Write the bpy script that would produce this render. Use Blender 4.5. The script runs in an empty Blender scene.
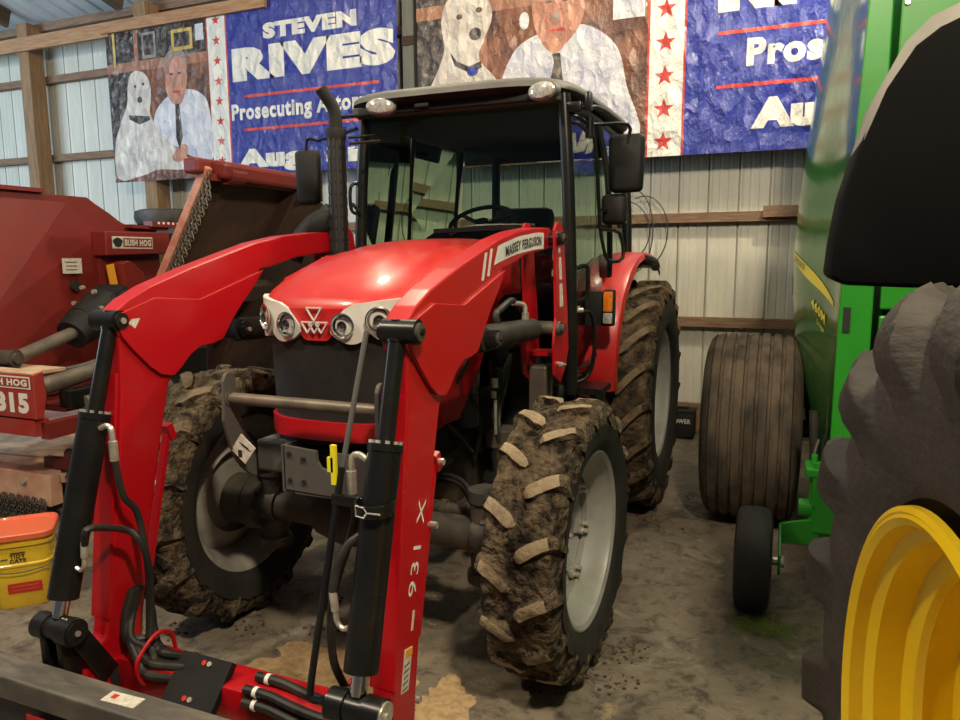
import bpy, bmesh, math, random
from mathutils import Vector, Matrix, noise
S = bpy.context.scene
COL = S.collection
PI = math.pi
# ------------------------------------------------------------------ camera
cam = bpy.data.objects.new('camera', bpy.data.cameras.new('camera'))
COL.objects.link(cam); S.camera = cam
cam.data.sensor_width = 36.0; cam.data.lens = 36.0*721/960
cam.data.clip_start = 0.05
psi, pit, roll = math.radians(22.5), math.radians(8.0), math.radians(-0.3)
fwd = Vector((-math.sin(psi)*math.cos(pit), math.cos(psi)*math.cos(pit), -math.sin(pit)))
rt = Vector((math.cos(psi), math.sin(psi), 0)); up = rt.cross(fwd)
r2 = rt*math.cos(roll)+up*math.sin(roll); u2 = up*math.cos(roll)-rt*math.sin(roll)
m = Matrix((r2, u2, -fwd)).transposed().to_4x4(); m.translation = Vector((0, 0, 1.7))
cam.matrix_world = m
# ------------------------------------------------------------------ world, exposure, lamps
w = bpy.data.worlds.new('world'); S.world = w; w.use_nodes = True
w.node_tree.nodes['Background'].inputs[0].default_value = (0.75, 0.85, 1.0, 1)
w.node_tree.nodes['Background'].inputs[1].default_value = 0.05
S.view_settings.view_transform = 'Standard'; S.view_settings.look = 'None'
S.view_settings.gamma = 1; S.view_settings.use_curve_mapping = False
S.view_settings.exposure = 0.56
def area(name, loc, target, size, power, color, sy=None):
    d = bpy.data.lights.new(name, 'AREA'); d.energy = power; d.color = color; d.size = size
    if sy: d.shape = 'RECTANGLE'; d.size_y = sy
    o = bpy.data.objects.new(name, d); COL.objects.link(o); o.location = loc
    o.rotation_euler = (Vector(target)-Vector(loc)).to_track_quat('-Z', 'Y').to_euler()
    return o
WARM = (1.0, 0.85, 0.62)
def bulb(name, loc, power, color, r=.12):
    d = bpy.data.lights.new(name, 'POINT'); d.energy = power; d.color = color; d.shadow_soft_size = r
    o = bpy.data.objects.new(name, d); COL.objects.link(o); o.location = loc; return o
bulb('shed_lamp', (0.7, 0.2, 4.5), 480, WARM, .15)
bulb('shed_lamp', (-3.4, 0.2, 4.8), 330, WARM, .15)
bulb('shed_lamp', (0.75, 5.3, 4.75), 260, (1.0, 0.86, 0.62), .10)
bulb('shed_lamp', (-3.0, 4.6, 5.1), 90, (1.0, 0.86, 0.62), .12)
area('added_cool_light', (-10.5, 1.5, 3.4), (-8.6, 7.3, 3.4), 3.0, 260, (0.62, 0.82, 1.0), 3.0)  # added cool light out of view, aimed at the bluish left wall; no door built
# ------------------------------------------------------------------ materials
def pbr(name, c1, c2=None, scale=6.0, rough=0.5, metal=0.0, bump=0.0, bscale=None, coat=0.0,
        lo=0.4, hi=0.65, detail=6.0, rough2=None, emit=None, stretch=None, spec=0.5):
    mt = bpy.data.materials.new(name); mt.use_nodes = True
    nt = mt.node_tree; N = nt.nodes; Lk = nt.links
    b = N['Principled BSDF']
    b.inputs['Base Color'].default_value = (*c1, 1); b.inputs['Roughness'].default_value = rough
    b.inputs['Metallic'].default_value = metal; b.inputs['Coat Weight'].default_value = coat
    b.inputs['Coat Roughness'].default_value = 0.12; b.inputs['Specular IOR Level'].default_value = spec
    if emit:
        b.inputs['Emission Color'].default_value = (*c1, 1); b.inputs['Emission Strength'].default_value = emit
    if c2 or bump:
        tc = N.new('ShaderNodeTexCoord'); mp = N.new('ShaderNodeMapping')
        Lk.new(tc.outputs['Object'], mp.inputs[0])
        if stretch: mp.inputs['Scale'].default_value = stretch
    if c2:
        n = N.new('ShaderNodeTexNoise'); n.inputs['Scale'].default_value = scale; n.inputs['Detail'].default_value = detail
        n.inputs['Roughness'].default_value = 0.62
        Lk.new(mp.outputs[0], n.inputs['Vector'])
        r = N.new('ShaderNodeMapRange'); r.inputs[1].default_value = lo; r.inputs[2].default_value = hi
        Lk.new(n.outputs['Fac'], r.inputs[0])
        mx = N.new('ShaderNodeMix'); mx.data_type = 'RGBA'
        mx.inputs[6].default_value = (*c1, 1); mx.inputs[7].default_value = (*c2, 1)
        Lk.new(r.outputs[0], mx.inputs[0]); Lk.new(mx.outputs[2], b.inputs['Base Color'])
        if rough2 is not None:
            r3 = N.new('ShaderNodeMapRange'); r3.inputs[3].default_value = rough; r3.inputs[4].default_value = rough2
            Lk.new(r.outputs[0], r3.inputs[0]); Lk.new(r3.outputs[0], b.inputs['Roughness'])
    if bump:
        n2 = N.new('ShaderNodeTexNoise'); n2.inputs['Scale'].default_value = bscale or scale; n2.inputs['Detail'].default_value = 8
        Lk.new(mp.outputs[0], n2.inputs['Vector'])
        bp = N.new('ShaderNodeBump'); bp.inputs['Distance'].default_value = bump; bp.inputs['Strength'].default_value = 1
        Lk.new(n2.outputs['Fac'], bp.inputs['Height']); Lk.new(bp.outputs[0], b.inputs['Normal'])
    return mt
def glass(name, tint, refl=0.06, rough=0.02):
    mt = bpy.data.materials.new(name); mt.use_nodes = True
    nt = mt.node_tree; N = nt.nodes; Lk = nt.links; N.remove(N['Principled BSDF'])
    out = N['Material Output']; t = N.new('ShaderNodeBsdfTransparent'); t.inputs[0].default_value = (*tint, 1)
    g = N.new('ShaderNodeBsdfGlossy'); g.inputs['Roughness'].default_value = rough; g.inputs[0].default_value = (.9, .95, .92, 1)
    fr = N.new('ShaderNodeFresnel'); fr.inputs[0].default_value = 1.5
    mx = N.new('ShaderNodeMixShader'); Lk.new(fr.outputs[0], mx.inputs[0]); Lk.new(t.outputs[0], mx.inputs[1]); Lk.new(g.outputs[0], mx.inputs[2])
    Lk.new(mx.outputs[0], out.inputs[0]); return mt
M = {}
M['red'] = pbr('red_paint', (0.43, 0.004, 0.009), (0.38, 0.012, 0.014), 3, 0.34, coat=0.25, lo=.5, hi=.9, rough2=.45)
M['redtop'] = pbr('red_hood_paint', (0.47, 0.007, 0.009), (0.50, 0.04, 0.028), 4, 0.36, coat=0.3, lo=.4, hi=.75, rough2=.42)
M['redline'] = pbr('red_edge', (0.30, 0.004, 0.008), rough=.4)
M['oldred'] = pbr('faded_red_paint', (0.20, 0.016, 0.012), (0.13, 0.016, 0.012), 1.6, 0.48, bump=.001, bscale=30, lo=.35, hi=.75)
M['boxred'] = pbr('dusty_bright_red', (0.34, 0.02, 0.015), (0.30, 0.05, 0.035), 5, .55)
M['dustred'] = pbr('dusty_red_paint', (0.36, 0.09, 0.06), (0.56, 0.36, 0.24), 2.6, 0.75, bump=.003, bscale=40, lo=.3, hi=.6)
M['dust'] = pbr('caked_dust', (0.60, 0.45, 0.30), (0.42, 0.27, 0.18), 7, 0.95, bump=.004, bscale=30)
M['rustbrown'] = pbr('rusty_underside', (0.028, 0.015, 0.010), (0.075, 0.034, 0.018), 2.5, 0.85, bump=.003, bscale=20)
M['pink'] = pbr('worn_red_edge', (0.46, 0.16, 0.11), (0.62, 0.33, 0.24), 9, 0.6)
M['black'] = pbr('black_paint', (0.008, 0.008, 0.008), (0.018, 0.016, 0.013), 5, 0.30, lo=.45, hi=.8, spec=.35)
M['matblack'] = pbr('matt_black_plastic', (0.007, 0.007, 0.007), (0.014, 0.0135, 0.012), 6, 0.6, bump=.0008, bscale=200, spec=.3)
M['grille'] = pbr('grille_mesh', (0.022, 0.02, 0.019), (0.012, 0.011, 0.011), 5, 0.5, bump=.0015, bscale=420, spec=.3)
M['hose'] = pbr('hydraulic_hose_rubber', (0.014, 0.014, 0.013), (0.035, 0.031, 0.025), 10, 0.5, spec=.35)
M['castgrey'] = pbr('dirty_grey_casting', (0.032, 0.029, 0.025), (0.075, 0.062, 0.045), 6, 0.6, bump=.004, bscale=25)
M['framegrey'] = pbr('dark_grey_frame_paint', (0.085, 0.083, 0.077), (0.12, 0.105, 0.085), 4, 0.55, lo=.45, hi=.8)
M['tube'] = pbr('worn_bar_steel', (0.20, 0.17, 0.13), (0.12, 0.10, 0.08), 8, 0.45, metal=.4)
M['chrome'] = pbr('chrome', (0.8, 0.78, 0.74), rough=0.16, metal=1)
M['zinc'] = pbr('zinc_fitting', (0.72, 0.69, 0.62), (0.5, 0.46, 0.38), 30, rough=0.35, metal=.7)
M['silver'] = pbr('silver_wheel_paint', (0.36, 0.36, 0.335), (0.24, 0.22, 0.18), 5, 0.45, metal=.2, lo=.5, hi=.8)
M['mudrim'] = pbr('dusty_wheel_paint', (0.32, 0.31, 0.28), (0.15, 0.13, 0.10), 5, 0.55, lo=.35, hi=.7)
M['roofgrey'] = pbr('grey_roof_plastic', (0.125, 0.122, 0.11), (0.095, 0.092, 0.08), 5, 0.6)
M['lensclear'] = pbr('clear_lamp_lens', (0.80, 0.79, 0.74), (0.45, 0.45, 0.42), 60, rough=0.1, coat=1, metal=.5)
M['reflector'] = pbr('lamp_reflector', (0.35, 0.35, 0.35), (0.03, 0.03, 0.03), 14, rough=0.12, metal=.9)
M['surround'] = pbr('silver_white_surround', (0.66, 0.65, 0.61), (0.5, 0.48, 0.44), 5, 0.35, lo=.5, hi=.8)
M['amber'] = pbr('amber_lens', (0.85, 0.25, 0.02), (0.65, 0.15, 0.01), 40, rough=0.15, coat=1)
M['white'] = pbr('white_print', (0.78, 0.76, 0.70), rough=.4)
M['sticker'] = pbr('white_sticker', (0.66, 0.62, 0.53), (0.45, 0.42, 0.36), 60, rough=.5)
M['ink'] = pbr('black_print', (0.02, 0.02, 0.02), rough=.5)
M['yellow'] = pbr('yellow_plastic', (0.80, 0.55, 0.03), (0.7, 0.44, 0.03), 6, 0.35, coat=.2)
M['tagyellow'] = pbr('bright_yellow_tag', (0.85, 0.75, 0.02), rough=.4)
M['orange'] = pbr('orange_lid_plastic', (0.75, 0.13, 0.05), (0.66, 0.16, 0.08), 5, 0.4, coat=.2)
M['labelred'] = pbr('red_label', (0.55, 0.03, 0.02), rough=.4)
M['labelorange'] = pbr('orange_label', (0.75, 0.35, 0.03), rough=.4)
M['bigrubber'] = pbr('dusty_tread_rubber', (0.024, 0.020, 0.016), (0.050, 0.040, 0.031), 4, 0.7, bump=.004, bscale=30, lo=.35, hi=.7, stretch=(1, 1, 2))
M['rubber'] = pbr('black_rubber', (0.014, 0.013, 0.012), (0.03, 0.026, 0.02), 6, 0.65, bump=.002, bscale=40)
M['dustyrubber'] = pbr('dusty_rubber', (0.115, 0.084, 0.056), (0.028, 0.022, 0.017), 7, 0.85, bump=.008, bscale=40, stretch=(1, 1, .3))
M['mud'] = pbr('mud_caked_rubber', (0.016, 0.013, 0.010), (0.155, 0.115, 0.073), 16, 0.95, bump=.05, bscale=34, lo=.38, hi=.60, detail=14, spec=.2)
M['mudrear'] = pbr('mud_dusted_rubber', (0.018, 0.014, 0.010), (0.135, 0.092, 0.055), 12, 0.92, bump=.03, bscale=26, lo=.38, hi=.64, detail=12, spec=.2)
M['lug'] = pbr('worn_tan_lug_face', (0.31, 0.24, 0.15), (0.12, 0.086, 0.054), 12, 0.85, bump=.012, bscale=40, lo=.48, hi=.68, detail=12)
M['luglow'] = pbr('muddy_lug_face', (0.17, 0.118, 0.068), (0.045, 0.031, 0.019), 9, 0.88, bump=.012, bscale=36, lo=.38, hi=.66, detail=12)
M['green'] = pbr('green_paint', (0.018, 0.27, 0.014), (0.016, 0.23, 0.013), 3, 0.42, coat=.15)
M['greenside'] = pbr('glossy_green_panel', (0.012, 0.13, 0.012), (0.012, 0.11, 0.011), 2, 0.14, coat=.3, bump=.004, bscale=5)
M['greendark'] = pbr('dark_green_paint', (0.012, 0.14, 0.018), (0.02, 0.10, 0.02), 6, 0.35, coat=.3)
M['jdyellow'] = pbr('yellow_wheel_paint', (0.86, 0.56, 0.008), (0.74, 0.45, 0.01), 4, 0.34, coat=.4, lo=.5, hi=.9)
M['decalyellow'] = pbr('yellow_decal', (0.75, 0.62, 0.05), rough=.35)
M['fender'] = pbr('black_fender_plastic', (0.0025, 0.0025, 0.0025), rough=.8, spec=.1)
M['fendertop'] = pbr('fender_top_highlight_grey', (0.16, 0.15, 0.13), (0.22, 0.2, 0.17), 4, .6)  # grey where the fender's top curve catches light, put into the colour
M['beam'] = pbr('scuffed_grey_steel', (0.075, 0.068, 0.058), (0.20, 0.17, 0.13), 9, 0.5, bump=.001, bscale=40, lo=.45, hi=.8, stretch=(.5, 2, 1))
M['seat'] = pbr('black_seat_vinyl', (0.02, 0.02, 0.02), rough=.6)
M['cabint'] = pbr('dark_cab_lining', (0.05, 0.048, 0.042), rough=.7)
M['glass'] = glass('green_tinted_glass', (0.60, 0.70, 0.60))
M['mirrorglass'] = pbr('mirror_glass', (0.7, 0.7, 0.7), rough=.03, metal=1)
M['wire'] = pbr('thin_wire', (0.03, 0.03, 0.028), rough=.5)
M['concretedust'] = pbr('spilled_tan_grain_dust', (0.50, 0.34, 0.17), (0.33, 0.22, 0.12), 30, .95, bump=.006, bscale=60)
M['clod'] = pbr('dry_mud_clod', (0.075, 0.045, 0.026), (0.13, 0.085, 0.05), 20, .95, bump=.004, bscale=60)
M['grass'] = pbr('dried_green_grass', (0.13, 0.22, 0.03), (0.26, 0.26, 0.07), 10, .8)
M['straw'] = pbr('straw', (0.42, 0.32, 0.17), rough=.8)
M['woodnew'] = pbr('fresh_pine', (0.42, 0.24, 0.12), (0.26, 0.12, 0.055), 7, .7, bump=.006, bscale=30, stretch=(.6, 4, 6), lo=.35, hi=.7)
M['wood'] = pbr('aged_pine', (0.25, 0.155, 0.095), (0.13, 0.07, 0.042), 8, .8, bump=.006, bscale=30, stretch=(.6, 4, 6), lo=.35, hi=.7)
M['woodpost'] = pbr('treated_post_wood', (0.27, 0.165, 0.085), (0.16, 0.09, 0.045), 6, .8, bump=.002, bscale=30, stretch=(4, 4, .5), lo=.35, hi=.7)
M['wooddark'] = pbr('dark_roof_timber', (0.11, 0.085, 0.065), (0.06, 0.045, 0.035), 6, .85, bump=.002, bscale=30, stretch=(5, .6, 5))
M['greypost'] = pbr('grey_green_post', (0.12, 0.12, 0.095), (0.09, 0.088, 0.07), 6, .6, stretch=(5, 5, .6))
M['siding'] = pbr('painted_sheet_metal', (0.58, 0.565, 0.49), (0.47, 0.455, 0.385), 2.2, 0.45, bump=.002, bscale=7, stretch=(2.5, 1, .6), lo=.35, hi=.75, detail=10)
M['roofmetal'] = pbr('roof_sheet_metal', (0.52, 0.55, 0.56), (0.42, 0.45, 0.46), 2.0, 0.4)
# ------------------------------------------------------------------ mesh helpers
def face(bm, vs, mi=0):
    try:
        f = bm.faces.new(vs); f.material_index = mi; return f
    except ValueError:
        return None
def box(bm, c, s, rot=None, mi=0, bev=0.0):
    t = bmesh.new(); bmesh.ops.create_cube(t, size=1)
    for v in t.verts: v.co = Vector((v.co.x*s[0], v.co.y*s[1], v.co.z*s[2]))
    if bev: bmesh.ops.bevel(t, geom=t.edges[:], offset=bev, segments=2, affect='EDGES', profile=.5)
    R = rot if isinstance(rot, Matrix) else (Matrix.Rotation(0, 3, 'X') if rot is None else
        (Matrix.Rotation(rot[2], 3, 'Z') @ Matrix.Rotation(rot[1], 3, 'Y') @ Matrix.Rotation(rot[0], 3, 'X')))
    merge(bm, t, lambda p: R @ p + Vector(c), mi)
def merge(bm, t, fn=lambda p: p, mi=None):
    mp = {v: bm.verts.new(fn(v.co)) for v in t.verts}
    for f in t.faces: face(bm, [mp[v] for v in f.verts], f.material_index if mi is None else mi)
    t.free()
def frame(d):
    d = d.normalized(); a = Vector((0, 0, 1)) if abs(d.z) < .9 else Vector((1, 0, 0))
    x = d.cross(a).normalized(); return x, x.cross(d)
def cyl(bm, p0, p1, r0, r1=None, seg=20, mi=0, cap=True):
    r1 = r0 if r1 is None else r1; p0 = Vector(p0); p1 = Vector(p1); x, y = frame(p1-p0)
    A = [bm.verts.new(p0+(x*math.cos(2*PI*i/seg)+y*math.sin(2*PI*i/seg))*r0) for i in range(seg)]
    B = [bm.verts.new(p1+(x*math.cos(2*PI*i/seg)+y*math.sin(2*PI*i/seg))*r1) for i in range(seg)]
    for i in range(seg): face(bm, [A[i], A[(i+1) % seg], B[(i+1) % seg], B[i]], mi)
    if cap: face(bm, A[::-1], mi); face(bm, B, mi)
def beam(bm, p0, p1, wd, hg, mi=0, upv=(0, 0, 1), bev=0):
    p0 = Vector(p0); p1 = Vector(p1); d = (p1-p0); L = d.length; d.normalize()
    x = d.cross(Vector(upv)).normalized(); z = x.cross(d)
    box(bm, (p0+p1)/2, (wd, L, hg), Matrix((x, d, z)).transposed(), mi, bev)
def smoothpts(pts, n=6):
    P = [Vector(p) for p in pts]
    if len(P) < 3: return P
    out = []; Q = [2*P[0]-P[1]]+P+[2*P[-1]-P[-2]]
    for i in range(1, len(Q)-2):
        a, b, c, d = Q[i-1:i+3]
        for k in range(n):
            t = k/n
            out.append(.5*((2*b)+(c-a)*t+(2*a-5*b+4*c-d)*t*t+(3*b-a-3*c+d)*t**3))
    out.append(P[-1]); return out
def tube(bm, pts, r, seg=10, mi=0, smooth=True, n=6):
    P = smoothpts(pts, n) if smooth else [Vector(p) for p in pts]
    x, y = frame(P[1]-P[0]); rings = []
    for i, p in enumerate(P):
        t = (P[min(i+1, len(P)-1)]-P[max(i-1, 0)]).normalized()
        x = (x-t*x.dot(t)).normalized(); y = t.cross(x)
        rr = r[i] if isinstance(r, list) else r
        rings.append([bm.verts.new(p+(x*math.cos(2*PI*k/seg)+y*math.sin(2*PI*k/seg))*rr) for k in range(seg)])
    for a, b in zip(rings, rings[1:]):
        for k in range(seg): face(bm, [a[k], a[(k+1) % seg], b[(k+1) % seg], b[k]], mi)
    face(bm, rings[0][::-1], mi); face(bm, rings[-1], mi)
def prism(bm, poly, a, b, axis='x', mi=0, bev=0.0):
    """poly of 2D points extruded along an axis. x:(y,z)  y:(x,z)  z:(x,y)"""
    t = bmesh.new()
    f3 = {'x': lambda p, h: (h, p[0], p[1]), 'y': lambda p, h: (p[0], h, p[1]), 'z': lambda p, h: (p[0], p[1], h)}[axis]
    A = [t.verts.new(f3(p, a)) for p in poly]; B = [t.verts.new(f3(p, b)) for p in poly]
    n = len(poly); t.faces.new(A).normal_update(); t.faces.new(B[::-1]).normal_update()
    for i in range(n): t.faces.new([A[i], B[i], B[(i+1) % n], A[(i+1) % n]])
    if bev: bmesh.ops.bevel(t, geom=t.edges[:], offset=bev, segments=2, affect='EDGES', profile=.5, clamp_overlap=True)
    t.normal_update(); bmesh.ops.triangulate(t, faces=[f for f in t.faces if len(f.verts) > 4])
    merge(bm, t, mi=mi)
def lathe(bm, prof, seg=64, mi=0, axis='x', c=(0, 0, 0), closed=False, mifn=None, disp=None):
    """profile of (h, r) spun round the axis"""
    c = Vector(c); rings = []
    for i in range(seg):
        a = 2*PI*i/seg; ca, sa = math.cos(a), math.sin(a); ring = []
        for h, r in prof:
            p = Vector((h, -r*ca, r*sa)) if axis == 'x' else (Vector((r*ca, h, r*sa)) if axis == 'y' else Vector((r*ca, r*sa, h)))
            if disp: p = disp(p, h, r, a)
            ring.append(bm.verts.new(c+p))
        rings.append(ring)
    n = len(prof)
    for i in range(seg):
        A, B = rings[i], rings[(i+1) % seg]
        for k in range(n if closed else n-1):
            k2 = (k+1) % n
            face(bm, [A[k], A[k2], B[k2], B[k]], mifn(k) if mifn else mi)
def mk(name, bm, mats, parent=None, loc=(0, 0, 0), smooth=True, label=None, ang=35, bevel=0):
    if bevel: pass
    bmesh.ops.recalc_face_normals(bm, faces=bm.faces[:])
    me = bpy.data.meshes.new(name)
    if smooth:
        ca = math.radians(ang)
        for f in bm.faces: f.smooth = True
        for e in bm.edges:
            if len(e.link_faces) == 2:
                try:
                    if e.calc_face_angle() > ca: e.smooth = False
                except ValueError: pass
    bm.to_mesh(me); bm.free()
    for x in (mats if isinstance(mats, (list, tuple)) else [mats]): me.materials.append(M[x])
    o = bpy.data.objects.new(name, me); COL.objects.link(o); o.location = loc
    if parent: o.parent = parent
    if label: o['label'] = label
    return o
def thing(name, label, cat, loc=(0, 0, 0), rz=0, group=None):
    o = bpy.data.objects.new(name, None); COL.objects.link(o); o.location = loc; o.rotation_euler = (0, 0, rz)
    o.empty_display_size = .1
    tag(o, label, cat, group); return o
def tag(o, label, cat, group=None):
    o['label'] = label; o['category'] = cat
    if group: o['group'] = group
    return o
def struct(o): o['kind'] = 'structure'; return o
NB = bmesh.new
def dup(o, parent=None, loc=None, rot=None):
    c = o.copy(); COL.objects.link(c); c.parent = parent
    if loc is not None: c.location = loc
    if rot is not None: c.rotation_euler = rot
    for ch in list(o.children): dup(ch, c)
    return c
def text(bm, body, o, ux, uy, w, h, mi=0, bold=.03, fn=None, shear=0, spacing=1.12):
    """writing fitted into a w x h box whose lower left corner is o"""
    cu = bpy.data.curves.new('lettering', 'FONT'); cu.body = body; cu.size = 1; cu.offset = bold; cu.resolution_u = 3
    cu.shear = shear; cu.space_character = spacing
    ob = bpy.data.objects.new('lettering', cu); COL.objects.link(ob)
    dg = bpy.context.evaluated_depsgraph_get(); dg.update()
    me = bpy.data.meshes.new_from_object(ob.evaluated_get(dg))
    xs = [v.co.x for v in me.vertices]; ys = [v.co.y for v in me.vertices]
    x0, x1, y0, y1 = min(xs), max(xs), min(ys), max(ys)
    o = Vector(o); ux = Vector(ux); uy = Vector(uy)
    vs = []
    for v in me.vertices:
        a = (v.co.x-x0)/(x1-x0)*w; b = (v.co.y-y0)/(y1-y0)*h
        p = o+ux*a+uy*b
        vs.append(bm.verts.new(fn(p) if fn else p))
    for p in me.polygons: face(bm, [vs[i] for i in p.vertices], mi)
    bpy.data.objects.remove(ob); bpy.data.curves.remove(cu); bpy.data.meshes.remove(me)
# ================================================================== THE SHED
def concrete():
    mt = bpy.data.materials.new('stained_concrete'); mt.use_nodes = True
    nt = mt.node_tree; N = nt.nodes; Lk = nt.links; b = N['Principled BSDF']
    tc = N.new('ShaderNodeTexCoord')
    def noi(sc, det=8, ro=.6, dist=0):
        n = N.new('ShaderNodeTexNoise'); n.inputs['Scale'].default_value = sc; n.inputs['Detail'].default_value = det
        n.inputs['Roughness'].default_value = ro; n.inputs['Distortion'].default_value = dist
        Lk.new(tc.outputs['Object'], n.inputs['Vector']); return n.outputs['Fac']
    def rng(x, a, bb):
        r = N.new('ShaderNodeMapRange'); r.inputs[1].default_value = a; r.inputs[2].default_value = bb; Lk.new(x, r.inputs[0]); return r.outputs[0]
    def mix(f, a, c):
        mx = N.new('ShaderNodeMix'); mx.data_type = 'RGBA'; Lk.new(f, mx.inputs[0])
        if isinstance(a, tuple): mx.inputs[6].default_value = (*a, 1)
        else: Lk.new(a, mx.inputs[6])
        mx.inputs[7].default_value = (*c, 1); return mx.outputs[2]
    c = mix(rng(noi(.9, 10, .65, .6), .35, .65), (0.255, 0.212, 0.157), (0.125, 0.102, 0.073))
    c = mix(rng(noi(3.2, 10, .7, 1.2), .55, .66), c, (0.27, 0.235, 0.18))
    c = mix(rng(noi(2.0, 9, .66, 2.0), .54, .66), c, (0.06, 0.047, 0.036))
    c = mix(rng(noi(38, 6, .7), .62, .72), c, (0.07, 0.055, 0.04))
    c = mix(rng(noi(1.3, 9, .72, 1.5), .63, .70), c, (0.36, 0.27, 0.16))
    c = mix(rng(noi(11, 10, .75, .5), .50, .66), c, (0.055, 0.043, 0.032))
    c = mix(rng(noi(7, 10, .75, 1.0), .58, .70), c, (0.31, 0.25, 0.175))
    vo = N.new('ShaderNodeTexVoronoi'); vo.feature = 'DISTANCE_TO_EDGE'; vo.inputs['Scale'].default_value = .33
    wv = N.new('ShaderNodeMix'); wv.data_type = 'VECTOR'; wv.inputs[0].default_value = .06
    nn = N.new('ShaderNodeTexNoise'); nn.inputs['Scale'].default_value = 3; nn.inputs['Detail'].default_value = 6; Lk.new(tc.outputs['Object'], nn.inputs['Vector'])
    Lk.new(tc.outputs['Object'], wv.inputs[4]); Lk.new(nn.outputs['Color'], wv.inputs[5]); Lk.new(wv.outputs[1], vo.inputs['Vector'])
    Lk.new(c, b.inputs['Base Color'])
    rr = N.new('ShaderNodeMapRange'); rr.inputs[3].default_value = .38; rr.inputs[4].default_value = .75
    Lk.new(noi(2.5), rr.inputs[0]); Lk.new(rr.outputs[0], b.inputs['Roughness'])
    bp = N.new('ShaderNodeBump'); bp.inputs['Distance'].default_value = .012; Lk.new(noi(14, 10, .7), bp.inputs['Height'])
    Lk.new(bp.outputs[0], b.inputs['Normal']); return mt
M['concrete'] = concrete()
bm = NB(); box(bm, (-4, 2, -.05), (22, 12, .1)); struct(mk('floor', bm, 'concrete', smooth=False))
# corrugated wall sheet: one ribbed section along X
def siding(bm, x0, x1, z0, z1, y, pitch=.272, off=0.0):
    prof = []
    x = x0
    while x < x1:
        for dx, dy in ((0, 0), (.003, -.03), (.012, -.03), (.015, 0), (.03, .006), (.05, 0), (.10, 0), (.106, -.003), (.118, -.003), (.124, 0), (.18, 0), (.186, -.003), (.198, -.003), (.204, 0)):
            prof.append((x+off+dx, y+dy*-1))
        x += pitch
    A = [bm.verts.new((a, b, z0)) for a, b in prof]; B = [bm.verts.new((a, b, z1)) for a, b in prof]
    for i in range(len(prof)-1): face(bm, [A[i], A[i+1], B[i+1], B[i]])
bm = NB(); siding(bm, -14, 3.2, 0, 4.98, 7.30); struct(mk('wall_back', bm, 'siding', smooth=False))
# sloping roof sheet rising towards the camera, ribs running down to the eave
def roof():
    bm = NB(); x = -14; prof = []
    while x < 4:
        for dx, dz in ((0, 0), (.03, .022), (.06, .022), (.09, 0)): prof.append((x+dx, dz))
        x += .272
    rows = []
    for Y in (7.6, -3.5):
        z = 4.88+(7.3-Y)*.27
        rows.append([bm.verts.new((a, Y, z+b)) for a, b in prof])
    for i in range(len(prof)-1): face(bm, [rows[0][i], rows[0][i+1], rows[1][i+1], rows[1][i]])
    return bm
struct(mk('ceiling', roof(), 'roofmetal', smooth=False))
tn = [0]
def trim(bm, mat, smooth=False):
    tn[0] += 1; return struct(mk('trim_%d' % tn[0], bm, mat, smooth=smooth))
for z, h in ((4.13, .09), (3.10, .09), (2.075, .09), (1.085, .09)):
    bm = NB(); beam(bm, (-14, 7.24, z), (3.2, 7.24, z), .09, h); trim(bm, 'wood')
bm = NB(); box(bm, (-5.4, 7.25, .14), (17.2, .06, .28)); trim(bm, 'wood')
bm = NB(); box(bm, (-5.4, 7.22, 4.80), (17.2, .10, .10)); trim(bm, 'wood')          # eave plate
bm = NB(); box(bm, (-10.9, 6.925, 4.52), (6.2, .045, .17)); trim(bm, 'woodnew')          # long plank on the post faces
bm = NB(); box(bm, (-6.65, 6.895, 4.53), (2.5, .045, .13)); trim(bm, 'woodnew')        # fresh plank over the banner
bm = NB(); box(bm, (.0, 7.16, 2.11), (.34, .07, .10)); trim(bm, 'wood')
bm = NB(); beam(bm, (-9.6, 6.94, 4.9), (-9.6, -3, 7.55), .06, .30); trim(bm, 'wooddark')
bm = NB(); beam(bm, (-7.58, 6.94, 4.86), (-7.58, -3, 7.5), .10, .30); trim(bm, 'wooddark')
bm = NB(); beam(bm, (-3.76, 6.94, 4.86), (-3.76, -3, 7.5), .10, .30); trim(bm, 'wooddark')
for X, Wd, mat in ((-9.40, .19, 'woodpost'), (-7.32, .19, 'woodpost'), (-3.665, .13, 'greypost')):
    bm = NB(); box(bm, (X, 7.06, 2.40), (Wd, .22, 4.80), bev=.004); trim(bm, mat)
for Y in (5.2, 3.2, 1.2):
    bm = NB(); beam(bm, (-14, Y, 4.80+(7.3-Y)*.27), (3.6, Y, 4.80+(7.3-Y)*.27), .09, .12); trim(bm, 'wood')
# steel strap on the grey post
bm = NB(); box(bm, (-3.665, 6.944, 3.93), (.135, .012, .09)); trim(bm, 'rustbrown')
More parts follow.
